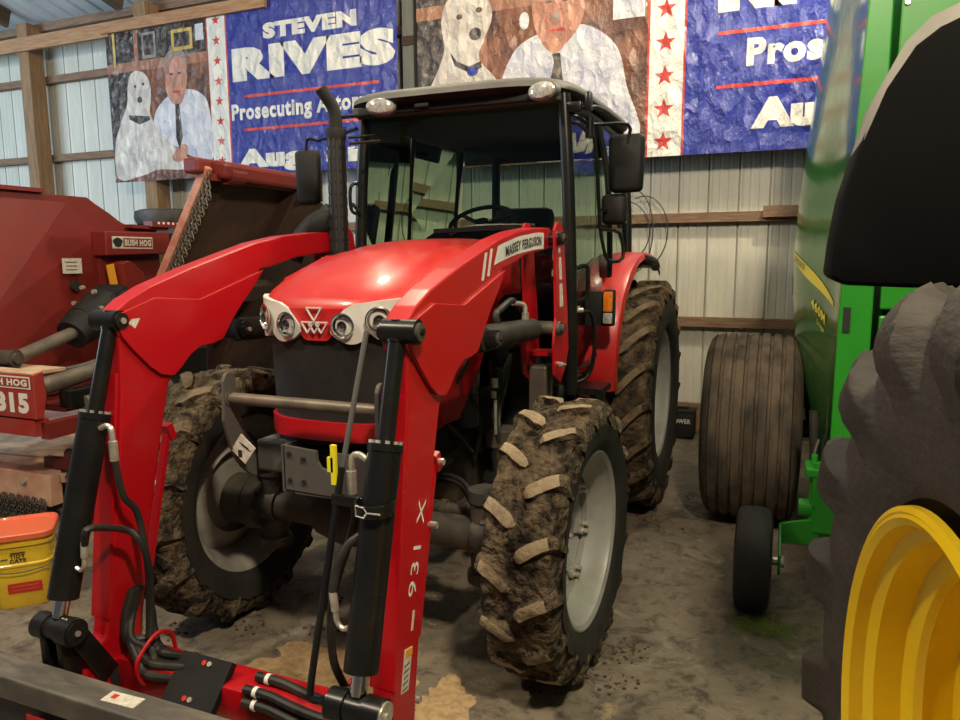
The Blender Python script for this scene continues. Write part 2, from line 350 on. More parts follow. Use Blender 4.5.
# ================================================================== BANNERS
def vinyl(name, c, c2=None, sc=6, lo=.4, hi=.6, bmp=.05, rough=.13):
    mt = bpy.data.materials.new(name); mt.use_nodes = True
    nt = mt.node_tree; N = nt.nodes; Lk = nt.links; b = N['Principled BSDF']
    b.inputs['Base Color'].default_value = (*c, 1); b.inputs['Roughness'].default_value = rough
    b.inputs['Specular IOR Level'].default_value = .8
    tc = N.new('ShaderNodeTexCoord')
    if c2:
        n = N.new('ShaderNodeTexNoise'); n.inputs['Scale'].default_value = sc; n.inputs['Detail'].default_value = 5
        Lk.new(tc.outputs['Object'], n.inputs['Vector'])
        r = N.new('ShaderNodeMapRange'); r.inputs[1].default_value = lo; r.inputs[2].default_value = hi; Lk.new(n.outputs['Fac'], r.inputs[0])
        mx = N.new('ShaderNodeMix'); mx.data_type = 'RGBA'; mx.inputs[6].default_value = (*c, 1); mx.inputs[7].default_value = (*c2, 1)
        Lk.new(r.outputs[0], mx.inputs[0]); Lk.new(mx.outputs[2], b.inputs['Base Color'])
    mp = N.new('ShaderNodeMapping'); mp.inputs['Scale'].default_value = (1.35, 1, .8)
    Lk.new(tc.outputs['Object'], mp.inputs[0])
    v = N.new('ShaderNodeTexNoise'); v.inputs['Scale'].default_value = 4.2; v.inputs['Detail'].default_value = 7; v.inputs['Roughness'].default_value = .62
    v.inputs['Distortion'].default_value = .3
    Lk.new(mp.outputs[0], v.inputs['Vector'])
    v2 = N.new('ShaderNodeTexVoronoi'); v2.inputs['Scale'].default_value = 9; v2.feature = 'F1'
    vm = N.new('ShaderNodeMix'); vm.data_type = 'VECTOR'; vm.inputs[0].default_value = .22
    Lk.new(mp.outputs[0], vm.inputs[4]); Lk.new(v.outputs['Color'], vm.inputs[5]); Lk.new(vm.outputs[1], v2.inputs['Vector'])
    ad = N.new('ShaderNodeMath'); ad.operation = 'MULTIPLY_ADD'; ad.inputs[1].default_value = .9
    Lk.new(v2.outputs['Distance'], ad.inputs[0]); Lk.new(v.outputs['Fac'], ad.inputs[2])
    bp = N.new('ShaderNodeBump'); bp.inputs['Distance'].default_value = bmp; bp.inputs['Strength'].default_value = 1
    Lk.new(ad.outputs[0], bp.inputs['Height']); Lk.new(bp.outputs[0], b.inputs['Normal'])
    return mt
M['vblue'] = vinyl('banner_blue', (0.022, 0.035, 0.30))
M['vwhite'] = vinyl('banner_white', (0.72, 0.71, 0.66), rough=.3)
M['vred'] = vinyl('banner_red', (0.55, 0.05, 0.04))
M['vphoto'] = vinyl('banner_bookshelf_print', (0.22, 0.085, 0.045), (0.09, 0.035, 0.022), 3.5, .4, .62)
M['vdark'] = vinyl('banner_dark_print', (0.035, 0.026, 0.024), (0.16, 0.12, 0.10), 14, .5, .64)
M['vshelf'] = vinyl('banner_shelf_print', (0.33, 0.15, 0.09))
M['vdog'] = vinyl('banner_white_fur_print', (0.66, 0.61, 0.55), (0.50, 0.44, 0.40), 6)
M['vshirt'] = vinyl('banner_shirt_print', (0.66, 0.66, 0.70), (0.50, 0.50, 0.60), 4)
M['vskin'] = vinyl('banner_skin_print', (0.52, 0.25, 0.17), (0.44, 0.19, 0.13), 7)
M['vhair'] = vinyl('banner_hair_print', (0.28, 0.24, 0.21))
M['vgold'] = vinyl('banner_gilt_frame_print', (0.55, 0.38, 0.10))
BM = ['vblue', 'vwhite', 'vred', 'vphoto', 'vdark', 'vshelf', 'vdog', 'vshirt', 'vskin', 'vhair', 'vgold']
BI = {k: i for i, k in enumerate(BM)}
class Banner:
    def __init__(s): s.bm = NB(); s.y = 6.93
    def poly(s, pts, mat, lay):
        y = s.y-lay*.0012
        f = face(s.bm, [s.bm.verts.new((a, y, b)) for a, b in pts], BI[mat])
        f.normal_update(); bmesh.ops.triangulate(s.bm, faces=[f])
    def rect(s, x0, x1, z0, z1, mat, lay): s.poly([(x0, z0), (x1, z0), (x1, z1), (x0, z1)], mat, lay)
    def ell(s, cx, cz, rx, rz, mat, lay, rot=0, n=28):
        c, d = math.cos(rot), math.sin(rot)
        s.poly([(cx+rx*math.cos(t)*c-rz*math.sin(t)*d, cz+rx*math.cos(t)*d+rz*math.sin(t)*c) for t in [2*PI*k/n for k in range(n)]], mat, lay)
    def blob(s, pts, mat, lay):
        P = [Vector((a, 0, b)) for a, b in pts]; n = len(P); out = []
        for i in range(n):
            a, b, c, d = P[i-1], P[i], P[(i+1) % n], P[(i+2) % n]
            for k in range(5):
                t = k/5; q = .5*((2*b)+(c-a)*t+(2*a-5*b+4*c-d)*t*t+(3*b-a-3*c+d)*t**3); out.append((q.x, q.z))
        s.poly(out, mat, lay)
    def star(s, cx, cz, r, mat, lay):
        s.poly([(cx+(r if k % 2 == 0 else r*.4)*math.sin(PI*k/5), cz+(r if k % 2 == 0 else r*.4)*math.cos(PI*k/5)) for k in range(10)], mat, lay)
    def text(s, body, x, z, w, h, mat, lay, bold=.05):
        text(s.bm, body, (x, s.y-lay*.0012, z), (1, 0, 0), (0, 0, 1), w, h, BI[mat], bold)
    def bookshelf(s, x0, x1, z0, z1, k):
        W = x1-x0; H = z1-z0
        s.rect(x0, x1, z0, z1, 'vphoto', 1)
        s.rect(x0, x0+.30*W, z0+.20*H, z1-.22*H, 'vdark', 1.5)
        s.rect(x0, x1-.02, z0+.70*H, z1-.01, 'vdark', 2)
        s.rect(x0, x1, z0+.70*H, z0+.76*H, 'vshelf', 3); s.rect(x0+.29*W, x0+.33*W, z0+.2*H, z1, 'vshelf', 3.4)
# dog and man, as printed, in a unit frame: x 0..1 over the photo, z in photo heights
def dog_man(b, X, Z, sx, sz, fancy):
    def T(pts): return [(X+p[0]*sx, Z+p[1]*sz) for p in pts]
    b.blob(T([(.02, .0), (.0, .22), (.08, .38), (.16, .5), (.18, .62), (.22, .70), (.30, .715), (.38, .68), (.42, .60), (.41, .50), (.40, .42), (.48, .30), (.62, .20), (.74, .12), (.80, .08), (.70, .04), (.45, .05), (.3, .02)]), 'vdog', 5)
    b.blob(T([(.44, .10), (.42, .30), (.46, .44), (.60, .53), (.74, .56), (.9, .53), (.99, .42), (1.0, .1), (.80, .12), (.6, .2)]), 'vshirt', 4)
    b.blob(T([(.58, .56), (.575, .66), (.60, .75), (.68, .79), (.76, .76), (.79, .66), (.78, .57), (.73, .48), (.68, .46), (.62, .49)]), 'vskin', 6)
    b.blob(T([(.57, .66), (.575, .75), (.62, .81), (.70, .825), (.78, .79), (.80, .68), (.775, .72), (.74, .765), (.66, .775), (.60, .74)]), 'vhair', 7)
    b.poly(T([(.66, .47), (.70, .47), (.715, .25), (.68, .17), (.65, .25)]), 'vdark', 7)
    b.blob(T([(.60, .12), (.68, .20), (.76, .19), (.74, .12), (.66, .09)]), 'vskin', 7)
    for ex, ez, r in ((.26, .615, .012), (.345, .625, .012), (.30, .525, .026)):
        b.ell(X+ex*sx, Z+ez*sz, r*sx, r*sz*.8, 'vdark', 7)
    b.poly(T([(.17, .43), (.39, .41), (.395, .385), (.28, .36), (.18, .40)]), 'vdark', 6)
    for ex in (.64, .72): b.ell(X+ex*sx, Z+.665*sz, .018*sx, .007*sz, 'vdark', 8)
    b.poly(T([(.675, .65), (.665, .60), (.70, .60)]), 'vhair', 8)
    b.ell(X+.68*sx, Z+.55*sz, .045*sx, .007*sz, 'vred', 8)
# left banner
b = Banner()
x0, x1, z0, z1 = -7.88, -3.78, 2.68, 4.56
b.rect(x0, x1, z0, z1, 'vblue', 0)
b.bookshelf(x0, -6.28, z0, z1, 0)
dog_man(b, -7.84, 2.72, 1.56, 1.78, True)
b.rect(-6.81, -6.49, 4.16, 4.40, 'vgold', 8); b.rect(-6.77, -6.53, 4.20, 4.36, 'vdark', 9)
b.rect(-7.28, -7.06, 4.12, 4.42, 'vhair', 8); b.rect(-7.25, -7.09, 4.16, 4.39, 'vdark', 9)
b.rect(-7.76, -7.72, 4.06, 4.56, 'vgold', 8); b.rect(-6.44, -6.32, 4.24, 4.42, 'vshirt', 8)
b.rect(-6.28, -5.99, z0+.12, z1, 'vred', 2); b.rect(-6.27, -6.01, z0+.12, z1, 'vwhite', 3)
for k in range(8): b.star(-6.14, 4.43-k*.224, .062, 'vred', 4)
b.text('STEVEN', -5.48, 4.145, 1.22, .17, 'vwhite', 3, .07)
b.text('RIVES', -5.93, 3.72, 2.13, .37, 'vwhite', 3, .08)
b.rect(-5.78, -4.0, 3.54, 3.57, 'vred', 3); b.rect(-5.80, -4.0, 3.17, 3.20, 'vred', 3)
b.text('Prosecuting Attorney', -5.97, 3.245, 2.05, .235, 'vwhite', 3, .04)
b.text('Aug. 3rd', -5.92, 2.70, 2.0, .27, 'vwhite', 3, .08)
tag(mk('banner', b.bm, BM, smooth=False), 'whole election banner with dog and man photo, hanging left of the grey post', 'banner')
# right banner
b = Banner(); x0, x1, z0, z1 = -3.55, 1.35, 2.62, 4.72
b.rect(x0, x1, z0, z1, 'vblue', 0)
b.bookshelf(x0, -1.20, z0, z1, 1)
def T2(pts): return pts
b.blob([(-3.42, 2.7), (-3.44, 3.3), (-3.30, 3.62), (-3.24, 3.80), (-3.27, 4.05), (-3.20, 4.25), (-3.0, 4.33), (-2.80, 4.26), (-2.72, 4.05), (-2.80, 3.85), (-2.86, 3.66), (-2.68, 3.45), (-2.5, 3.1), (-2.5, 2.7)], 'vdog', 5)
b.ell(-2.90, 3.90, .065, .06, 'vdark', 7)
for ex, ez in ((-3.07, 4.08), (-2.86, 4.12)): b.ell(ex, ez, .035, .026, 'vdark', 7)
b.poly([(-3.18, 3.76), (-3.13, 3.62), (-2.95, 3.53), (-2.83, 3.58), (-2.84, 3.64), (-2.97, 3.60), (-3.1, 3.66)], 'vdark', 6)
b.ell(-2.93, 3.55, .06, .045, 'vblue', 8)
b.blob([(-2.72, 2.7), (-2.66, 3.3), (-2.50, 3.68), (-2.26, 3.82), (-1.98, 3.86), (-1.75, 3.84), (-1.50, 3.64), (-1.40, 3.3), (-1.34, 2.7)], 'vshirt', 4)
b.blob([(-2.30, 3.95), (-2.29, 4.25), (-2.10, 4.38), (-1.90, 4.30), (-1.80, 4.05), (-1.84, 3.86), (-1.98, 3.70), (-2.08, 3.63), (-2.20, 3.72)], 'vskin', 6)
b.blob([(-2.31, 4.1), (-2.32, 4.3), (-2.15, 4.46), (-1.9, 4.4), (-1.78, 4.15), (-1.84, 4.25), (-1.98, 4.34), (-2.16, 4.34), (-2.26, 4.22)], 'vhair', 7)
b.poly([(-2.11, 3.63), (-2.03, 3.63), (-2.02, 3.55), (-1.99, 3.3), (-2.06, 3.22), (-2.14, 3.3), (-2.09, 3.55)], 'vdark', 7)
for ex in (-2.15, -1.98): b.ell(ex, 4.10, .035, .013, 'vdark', 8)
b.ell(-2.06, 3.84, .08, .012, 'vred', 8); b.poly([(-2.07, 4.04), (-2.12, 3.93), (-2.03, 3.93)], 'vhair', 8)
b.rect(-1.53, -1.24, 3.86, 4.3, 'vshirt', 8)
b.ell(-2.39, 3.96, .05, .08, 'vshirt', 4)
b.rect(-1.21, -.87, z0, z1, 'vred', 2); b.rect(-1.19, -.89, z0, z1, 'vwhite', 3)
for k in range(7): b.star(-1.05, 2.75+k*.288, .094, 'vred', 4)
b.text('STEVEN', -.3, 4.42, 1.2, .2, 'vwhite', 3, .07)
b.text('RIVES', -.61, 3.80, 1.85, .48, 'vwhite', 3, .08)
b.rect(-.60, 1.15, 3.62, 3.65, 'vred', 3); b.rect(-.60, 1.15, 3.17, 3.20, 'vred', 3)
b.text('Prosecuting', -.36, 3.27, 1.6, .30, 'vwhite', 3, .05)
b.text('Aug. 3rd', -.30, 2.74, 1.55, .33, 'vwhite', 3, .08)
tag(mk('banner', b.bm, BM, smooth=False), 'crinkled election banner right of the grey post, partly hidden by tractor and baler', 'banner')
# small things by the wall
t = thing('battery_case', 'small black case on the floor at the foot of the back wall', 'box', (-.80, 6.98, 0))
bm = NB(); box(bm, (0, 0, .13), (.24, .22, .24), bev=.012); mk('case', bm, 'matblack', t)
bm = NB(); box(bm, (0, 0, .262), (.25, .23, .025), bev=.006); box(bm, (0, 0, .285), (.12, .03, .02), bev=.004); mk('lid', bm, 'matblack', t)
bm = NB(); text(bm, 'POWER', (-.09, -.1125, .15), (1, 0, 0), (0, 0, 1), .18, .045); mk('lettering', bm, 'sticker', t)
bm = NB()
for k, (rx, rz) in enumerate(((.26, .34), (.22, .40), (.30, .30))):
    tube(bm, [(-1.25+rx*math.cos(a)*.9-.1*k, 7.17-.02*k, 1.95+rz*math.sin(a)) for a in [PI*.62-PI*1.15*i/10 for i in range(11)]], .006, 6)
tag(mk('wire_loop', bm, 'wire'), 'loops of thin dark wire hanging on the back wall above the big muddy tyre', 'wire')
# round black tub / tyre hanging by the brown post
bm = NB(); lathe(bm, [(.0, .28), (.02, .40), (.09, .43), (.17, .42), (.19, .36), (.15, .25), (.1, .24)], 32, axis='z')
o = mk('worn_tire', bm, 'castgrey', loc=(-6.75, 6.72, 2.10)); tag(o, 'dusty old tyre lying flat high beside the brown post below the left banner', 'tire')
bm = NB(); box(bm, (-6.85, 6.75, 2.04), (1.2, .5, .06)); box(bm, (-7.4, 6.75, 1.02), (.06, .4, 2.03)); box(bm, (-6.6, 6.75, 1.02), (.06, .4, 2.03)); box(bm, (-7.08, 6.75, 1.2), (1.0, .4, .04))
tag(mk('wooden_rack', bm, 'wooddark', smooth=False), 'dark wooden rack against the back wall holding the old flat tyre', 'rack')
# ================================================================== TYRE AND WHEEL BUILDERS
def lug_tire(R, w, rr, n, lh, sweep, seed, seg=220, drop=0.0, lugw=(.05, .075), wrap=.07, mudamp=.011, reach=.93):
    """wheel axis X, centred on the origin; slots: 0 mud carcass, 1 lug face, 2 lug flank"""
    bm = NB(); random.seed(seed)
    h = w/2
    prof = [(-h*.72, rr), (-h*.86, rr+.015), (-h*.98, rr+.06), (-h*1.02, (rr+R)/2), (-h*.98, R-.13-drop), (-h*.93, R-.085-drop), (-h*.84, R-lh-.012-drop*.3)]
    k = 22
    prof += [(-h*.84+2*h*.84*i/k, R-lh-.002+.006*math.cos((i/k-.5)*PI)-.004) for i in range(1, k)]
    prof += [(-a, b) for a, b in reversed(prof[:7])]
    def disp(p, hh, r, a):
        if r > R-.15 and mudamp:
            nv = .35+noise.noise(p*9+Vector((seed, 0, 0)))*.8+noise.noise(p*24)*.7+noise.noise(p*55)*.45
            d = Vector((0, p.y, p.z)).normalized(); return p+d*nv*mudamp*1.6
        return p
    np_ = len(prof)
    lathe(bm, prof+[(h*.6, rr-.0), (-h*.6, rr-.0)], seg, closed=True, disp=disp, mifn=lambda k: 3 if (k < 4 or k > np_-6) else 0)
    ns = 12
    for side in (-1, 1):
        for j in range(n):
            ph0 = 2*PI*(j+(.5 if side > 0 else 0))/n + random.uniform(-.015, .015)
            rows = []; wj = random.uniform(.9, 1.12)
            for i in range(ns+1):
                t = i/ns; tt = min(t/.80, 1.0)
                s = side*h*(.05+reach*min(t*1.10, 1.0))
                phi = ph0+sweep*(1-(1-t)**1.5)
                rt = R-.022*max(0, t-.3)**2
                if t > .80: rt = R-.012-wrap*((t-.80)/.20)**1.3*.7
                wf = wj*(.40 if i == 0 else (.85 if i == 1 else (1.0 if t < .80 else 1.0+.25*(t-.8)*5)))
                if i == 0: rt -= .012
                rb = rt-lh-.03
                wt = lugw[0]*wf/R/2; wb = lugw[1]*wf/R/2
                row = []
                for (dphi, r) in ((-wb, rb), (-wt, rt-.003), (-wt*.45, rt), (wt*.45, rt), (wt, rt-.003), (wb, rb)):
                    a = phi+dphi
                    sx = s-side*(dphi*R)*.55*(1-t*.6)
                    q = Vector((sx, -r*math.cos(a), r*math.sin(a)))
                    q += Vector((0, -math.cos(a), math.sin(a)))*noise.noise(q*25)*.005 + Vector((0, math.sin(a), math.cos(a)))*noise.noise(q*30+Vector((7, 7, 7)))*.004
                    row.append(bm.verts.new(q))
                rows.append(row)
            for i, (A, B) in enumerate(zip(rows, rows[1:])):
                top = 1 if i < int(ns*.80) else 2
                for k in range(5): face(bm, [A[k], B[k], B[k+1], A[k+1]], top if k in (1, 2, 3) else 2)
            face(bm, rows[0], 2); face(bm, rows[-1][::-1], 2)
    return bm
def rim_mesh(rr, w, out=1, disc=.06, boss=.12, nb=8, brackets=True, seg=64):
    """pressed rim; out = +1 if the outside faces +X. slot 0 paint, 1 bolts"""
    bm = NB(); h = w/2*.80; o = out
    prof = [(o*h, rr+.012), (o*(h+.006), rr+.004), (o*(h-.004), rr-.012), (o*(h-.03), rr-.022), (o*(h-.05), rr-.045), (o*(.02), rr-.075), (-o*(h-.05), rr-.045), (-o*(h-.02), rr-.02), (-o*h, rr+.012)]
    inner = [(a, b-.006) for a, b in reversed(prof)]
    lathe(bm, prof+[(a, b+.016 if 0 else b+.004) for a, b in reversed(prof)], seg, closed=True)
    d0 = o*disc
    dp = [(d0+o*.02, rr-.07), (d0, rr-.11), (d0-o*.035, rr*.55), (d0-o*.02, boss+.06), (d0+o*.01, boss+.03), (d0+o*.01, boss-.04), (d0, .02), (d0, 0.0001)]
    lathe(bm, dp, seg); lathe(bm, [(a-o*.012, b) for a, b in dp], seg)
    for k in range(nb):
        a = 2*PI*(k+.5)/nb
        r = boss+.005
        cyl(bm, (d0, -r*math.cos(a), r*math.sin(a)), (d0+o*.035, -r*math.cos(a), r*math.sin(a)), .014, seg=6, mi=1)
    if brackets:
        for k in range(8):
            a = 2*PI*k/8+.2; r = rr-.085
            c, s_ = -math.cos(a), math.sin(a)
            beam(bm, (d0+o*.035, c*(r+.035), s_*(r+.035)), (d0+o*.008, c*(r-.05), s_*(r-.05)), .055, .014, 0, (1, 0, 0))
            for q in (-.05, .05):
                cc, ss = -math.cos(a+q*1.3), math.sin(a+q*1.3)
                cyl(bm, (d0-o*.0, cc*(r-.01), ss*(r-.01)), (d0+o*.065, cc*(r-.01), ss*(r-.01)), .011, seg=6, mi=1)
                cyl(bm, (d0+o*.025, cc*(r-.01), ss*(r-.01)), (d0+o*.042, cc*(r-.01), ss*(r-.01)), .019, seg=8, mi=1)
    return bm
# ================================================================== RED TRACTOR (x across, y to the rear, z up; front axle at the origin)
TR = thing('tractor', 'muddy red cab tractor with front loader standing in the middle of the shed', 'tractor', (-1.63, 2.63, 0))
def T(name, bm, mats, loc=(0, 0, 0), parent=None, **k): return mk(name, bm, mats, parent or TR, loc, **k)
# ---- wheels
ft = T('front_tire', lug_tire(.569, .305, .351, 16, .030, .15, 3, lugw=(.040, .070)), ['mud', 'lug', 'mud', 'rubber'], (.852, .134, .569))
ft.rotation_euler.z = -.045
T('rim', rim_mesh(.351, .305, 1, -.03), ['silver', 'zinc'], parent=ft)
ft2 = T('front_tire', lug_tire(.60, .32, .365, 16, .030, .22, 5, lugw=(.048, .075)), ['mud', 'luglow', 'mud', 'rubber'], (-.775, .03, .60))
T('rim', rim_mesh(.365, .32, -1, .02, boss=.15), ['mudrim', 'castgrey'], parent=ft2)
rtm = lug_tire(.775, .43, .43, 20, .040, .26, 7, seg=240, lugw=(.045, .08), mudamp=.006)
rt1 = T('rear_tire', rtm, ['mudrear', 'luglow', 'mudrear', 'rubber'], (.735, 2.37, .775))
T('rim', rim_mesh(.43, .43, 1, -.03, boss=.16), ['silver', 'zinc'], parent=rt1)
rt2 = T('rear_tire', NB(), ['mudrear', 'luglow', 'mudrear'], (-.765, 2.37, .775))
old = rt2.data; rt2.data = rt1.data; bpy.data.meshes.remove(old)
rt2.rotation_euler = (0, 0, 0)
T('rim', rim_mesh(.43, .47, -1, .03, boss=.16), ['silver', 'zinc'], parent=rt2)
# ---- chassis
bm = NB(); box(bm, (0, .18, .86), (.40, .9, .17), bev=.01); box(bm, (0, 1.4, .72), (.48, 1.9, .42), bev=.04); cyl(bm, (-.5, 2.37, .775), (.5, 2.37, .775), .13)
T('chassis', bm, 'castgrey')
bm = NB()
box(bm, (0, .42, .86), (.42, .9, .42), bev=.03); box(bm, (0, .45, 1.22), (.40, .85, .35), bev=.04)
cyl(bm, (.2, .25, 1.05), (.30, .25, 1.05), .06); cyl(bm, (.22, .5, .95), (.32, .5, .95), .05); box(bm, (.27, .55, 1.15), (.1, .22, .16), bev=.01)
cyl(bm, (.24, .70, .72), (.24, .70, .98), .05); box(bm, (.25, .1, .8), (.06, .5, .05))
tube(bm, [(.24, .3, 1.2), (.34, .35, 1.1), (.33, .5, .9), (.26, .6, .7)], .012); tube(bm, [(.24, .1, 1.1), (.33, .2, .95), (.33, .4, .8)], .010)
T('engine', bm, 'castgrey')
bm = NB(); cyl(bm, (.30, .42, .92), (.30, .42, 1.08), .055); cyl(bm, (.30, .42, 1.08), (.30, .42, 1.12), .04)
T('oil_filter', bm, 'framegrey')
# front axle with hubs
bm = NB()
cyl(bm, (-.56, 0, .57), (.62, 0, .57), .07)
lathe(bm, [(-.22, .02), (-.22, .11), (-.1, .14), (.1, .14), (.22, .11), (.22, .02)], 24, c=(0, 0, .58))
for s in (-1, 1):
    cx = .64*s if s < 0 else .70
    lathe(bm, [(-.16, .02), (-.16, .08), (-.09, .09), (-.08, .12), (-.02, .13), (.0, .115), (.10, .12), (.12, .02)] if s > 0 else [(.16, .02), (.16, .08), (.09, .09), (.08, .12), (.02, .13), (0, .115), (-.10, .12), (-.12, .02)], 28, c=(cx-.02*s, 0, .575))
    cyl(bm, (cx-.14*s, 0, .40), (cx-.14*s, 0, .74), .06); cyl(bm, (cx-.14*s, 0, .38), (cx-.14*s, 0, .42), .075); cyl(bm, (cx-.14*s, 0, .72), (cx-.14*s, 0, .77), .07)
    for a in range(8): cyl(bm, (cx-.1*s, .115*math.cos(a*PI/4), .575+.115*math.sin(a*PI/4)), (cx-.125*s, .115*math.cos(a*PI/4), .575+.115*math.sin(a*PI/4)), .012, seg=6)
T('front_axle', bm, 'castgrey')
bm = NB(); cyl(bm, (.12, .16, .60), (.60, .16, .60), .028); cyl(bm, (.52, .16, .60), (.66, .10, .60), .018); cyl(bm, (-.12, .16, .60), (-.50, .16, .60), .028)
for x in (.30, .42, .52): lathe(bm, [(-.015, .028), (-.015, .042), (.015, .042), (.015, .028)], 12, c=(x, .16, .60))
T('steering_cylinder', bm, 'castgrey')
bm = NB(); tube(bm, [(.2, .2, .70), (.35, .18, .72), (.48, .05, .68), (.56, -.03, .62)], .011); tube(bm, [(.2, .2, .74), (.38, .12, .76), (.5, .02, .72), (.58, .0, .60)], .011)
T('steering_hose', bm, 'hose')
# ---- hood
def plan(s, W=.37, yb=.05, D=.38):
    a = max(-1, min(1, s))*PI/2; ex = 2/3
    x = W*math.copysign(abs(math.sin(a))**ex, a); y = yb-D*abs(math.cos(a))**ex
    if abs(s) > 1: y = yb+(abs(s)-1)*.8
    return x, y
def hw(y, W=.37, yb=.05, D=.38):
    return W if y >= yb else W*max(0, 1-((yb-y)/D)**3)**(1/3)
bm = NB(); rings = []
ys = [-.328, -.322, -.31, -.29, -.26, -.22, -.17, -.10, -.02, .1, .25, .45, .7, .98]
def ztop(y):
    K = [(-.33, 1.50), (-.31, 1.55), (-.27, 1.578), (-.2, 1.618), (-.1, 1.665), (.03, 1.72), (.2, 1.757), (.4, 1.785), (.7, 1.802), (1.0, 1.81)]
    for (a, za), (b_, zb) in zip(K, K[1:]):
        if y <= b_: t = (y-a)/(b_-a); return za+(zb-za)*t
    return 1.81
for y in ys:
    W = max(hw(y), .03); zt = ztop(y); zb = 1.50 if y < -.2 else 1.52; ring = []
    zb = min(zb, zt-.02)
    n = 28
    for i in range(n+1):
        u = -1+2*i/n; a = u*PI/2
        x = W*math.copysign(min(1, abs(math.sin(a))**.62), a) if u else 0
        z = zb+(zt-zb)*(abs(math.cos(a))**.42 if abs(u) < 1 else 0)
        z -= .03*(abs(x)/.37)**2*(1 if y > -.2 else .6)*(1 if abs(u) < 1 else 0)
        if y > -.1: z += -.010*math.exp(-((abs(x)-.20)/.03)**2)     # crease along the hood
        ring.append(bm.verts.new((x, y, max(z, zb))))
    rings.append(ring)
for A, B in zip(rings, rings[1:]):
    for i in range(len(A)-1): face(bm, [A[i], A[i+1], B[i+1], B[i]])
face(bm, rings[0][::-1]); face(bm, rings[-1])
T('hood', bm, 'redtop', ang=50)
# plan-following strip panels on the nose
def strip(bm, s0, s1, zlo, zhi, off=.0, th=.02, n=40, mi=0, taper=1.0):
    F0 = []; F1 = []
    for i in range(n+1):
        s = s0+(s1-s0)*i/n; x, y = plan(s)
        x2, y2 = plan(s+.004); tn_ = Vector((x2-x, y2-y, 0))
        nn = Vector((tn_.y, -tn_.x, 0)).normalized()
        a, b_ = zlo(s), zhi(s)
        P = []
        for z in (a, (a+b_)/2, b_):
            q = Vector((x, y, z)); k = 1-(1-taper)*(1.5-z)/.45
            q.x *= k; q += nn*off; P.append(q)
        F0.append([bm.verts.new(q) for q in P]); F1.append([bm.verts.new(q-nn*th) for q in P])
    for A, B in zip(F0, F0[1:]):
        for k in range(2): face(bm, [A[k], B[k], B[k+1], A[k+1]], mi)
    for A, B in zip(F1, F1[1:]):
        for k in range(2): face(bm, [A[k+1], B[k+1], B[k], A[k]], mi)
    for i in range(n):
        face(bm, [F0[i][0], F1[i][0], F1[i+1][0], F0[i+1][0]], mi); face(bm, [F0[i][2], F0[i+1][2], F1[i+1][2], F1[i][2]], mi)
    for e in (0, n): 
        for k in range(2): face(bm, [F0[e][k], F0[e][k+1], F1[e][k+1], F1[e][k]], mi)
def lerp(K):
    def f(s):
        s = abs(s)
        for (a, za), (b_, zb) in zip(K, K[1:]):
            if s <= b_: return za+(zb-za)*max(0, (s-a))/(b_-a)
        return K[-1][1]
    return f
one = lambda z: (lambda s: z)
bm = NB(); strip(bm, -.9, .9, one(1.06), one(1.46), -.012, .02, taper=.94); T('grille', bm, 'grille')
bm = NB(); strip(bm, -1.02, 1.02, one(1.00), one(1.075), .004, .05, taper=.94); T('lower_grille_lip', bm, 'red')
bm = NB(); strip(bm, -1.0, 1.0, one(.975), one(.998), -.015, .05, taper=.94); T('lower_seal', bm, 'matblack')
bm = NB()   # red V in the middle of the nose, carrying the emblem
strip(bm, -.20, .20, lerp([(0, 1.392), (.03, 1.392), (.055, 1.415), (.10, 1.485), (.2, 1.50)]), one(1.515), .002, .03, n=32)
T('nose_plate', bm, 'redtop')
def emblem():
    bm = NB()
    def tri(cx, cz, r, flip):
        pts = [(cx+r*math.cos(PI/2*(-1 if flip else 1)+k*2*PI/3), cz+r*.85*math.sin(PI/2*(-1 if flip else 1)+k*2*PI/3)) for k in range(3)]
        for k in range(3):
            a, c = pts[k], pts[(k+1) % 3]; beam(bm, (a[0], -.343, a[1]), (c[0], -.343, c[1]), .005, .006, 0, (0, 1, 0))
        return pts
    tri(0, 1.502, .040, True); tri(-.031, 1.450, .033, True); tri(.031, 1.450, .033, True)
    tri(0, 1.447, .030, True)
    return bm
T('emblem', emblem(), 'surround', smooth=False)
# headlight surrounds and lamps
zu = lerp([(.045, 1.44), (.08, 1.475), (.13, 1.515), (.20, 1.535), (.40, 1.548), (.62, 1.556), (1.0, 1.60), (1.5, 1.67)])
def zl(s):
    s = abs(s)
    if s < .045: return 1.44
    if s < .30: return 1.435-.052*math.sin((s-.045)/.255*PI)**.6
    if s < .58: return 1.435-.040*math.sin((s-.30)/.28*PI)**.6
    if s < .78: return 1.435+.06*(s-.58)/.2
    return 1.495+(s-.78)*.22
for s in (-1, 1):
    bm = NB(); strip(bm, .05*s, (1.18 if s > 0 else .66)*s, zl, zu, .010, .03, n=60); T('headlight_surround', bm, 'surround')
for s in (-1, 1):
    for ss, z, r in ((.125, 1.452, .044), (.375, 1.474, .047)):
        x, y = plan(ss*s); x2, y2 = plan(ss*s+.01*s); tv = Vector((x2-x, y2-y, 0)).normalized()*s; nn = Vector((tv.y, -tv.x, 0))
        c = Vector((x, y, z))+nn*.012; 
        q = nn.to_track_quat('Y', 'Z').to_matrix()
        bm = NB(); t = NB()
        lathe(t, [(.012, r*1.12), (.014, r), (.004, r*.94), (-.012, r*.55), (-.012, .0001)], 32, axis='y', mifn=lambda k: 0 if k < 2 else 1)
        lathe(t, [(.013, r*.46), (.016, r*.40), (.010, r*.2), (.012, .0001)], 24, axis='y', mi=2)
        merge(bm, t, lambda p: q @ p + c)
        T('headlight', bm, ['chrome', 'reflector', 'ink'])
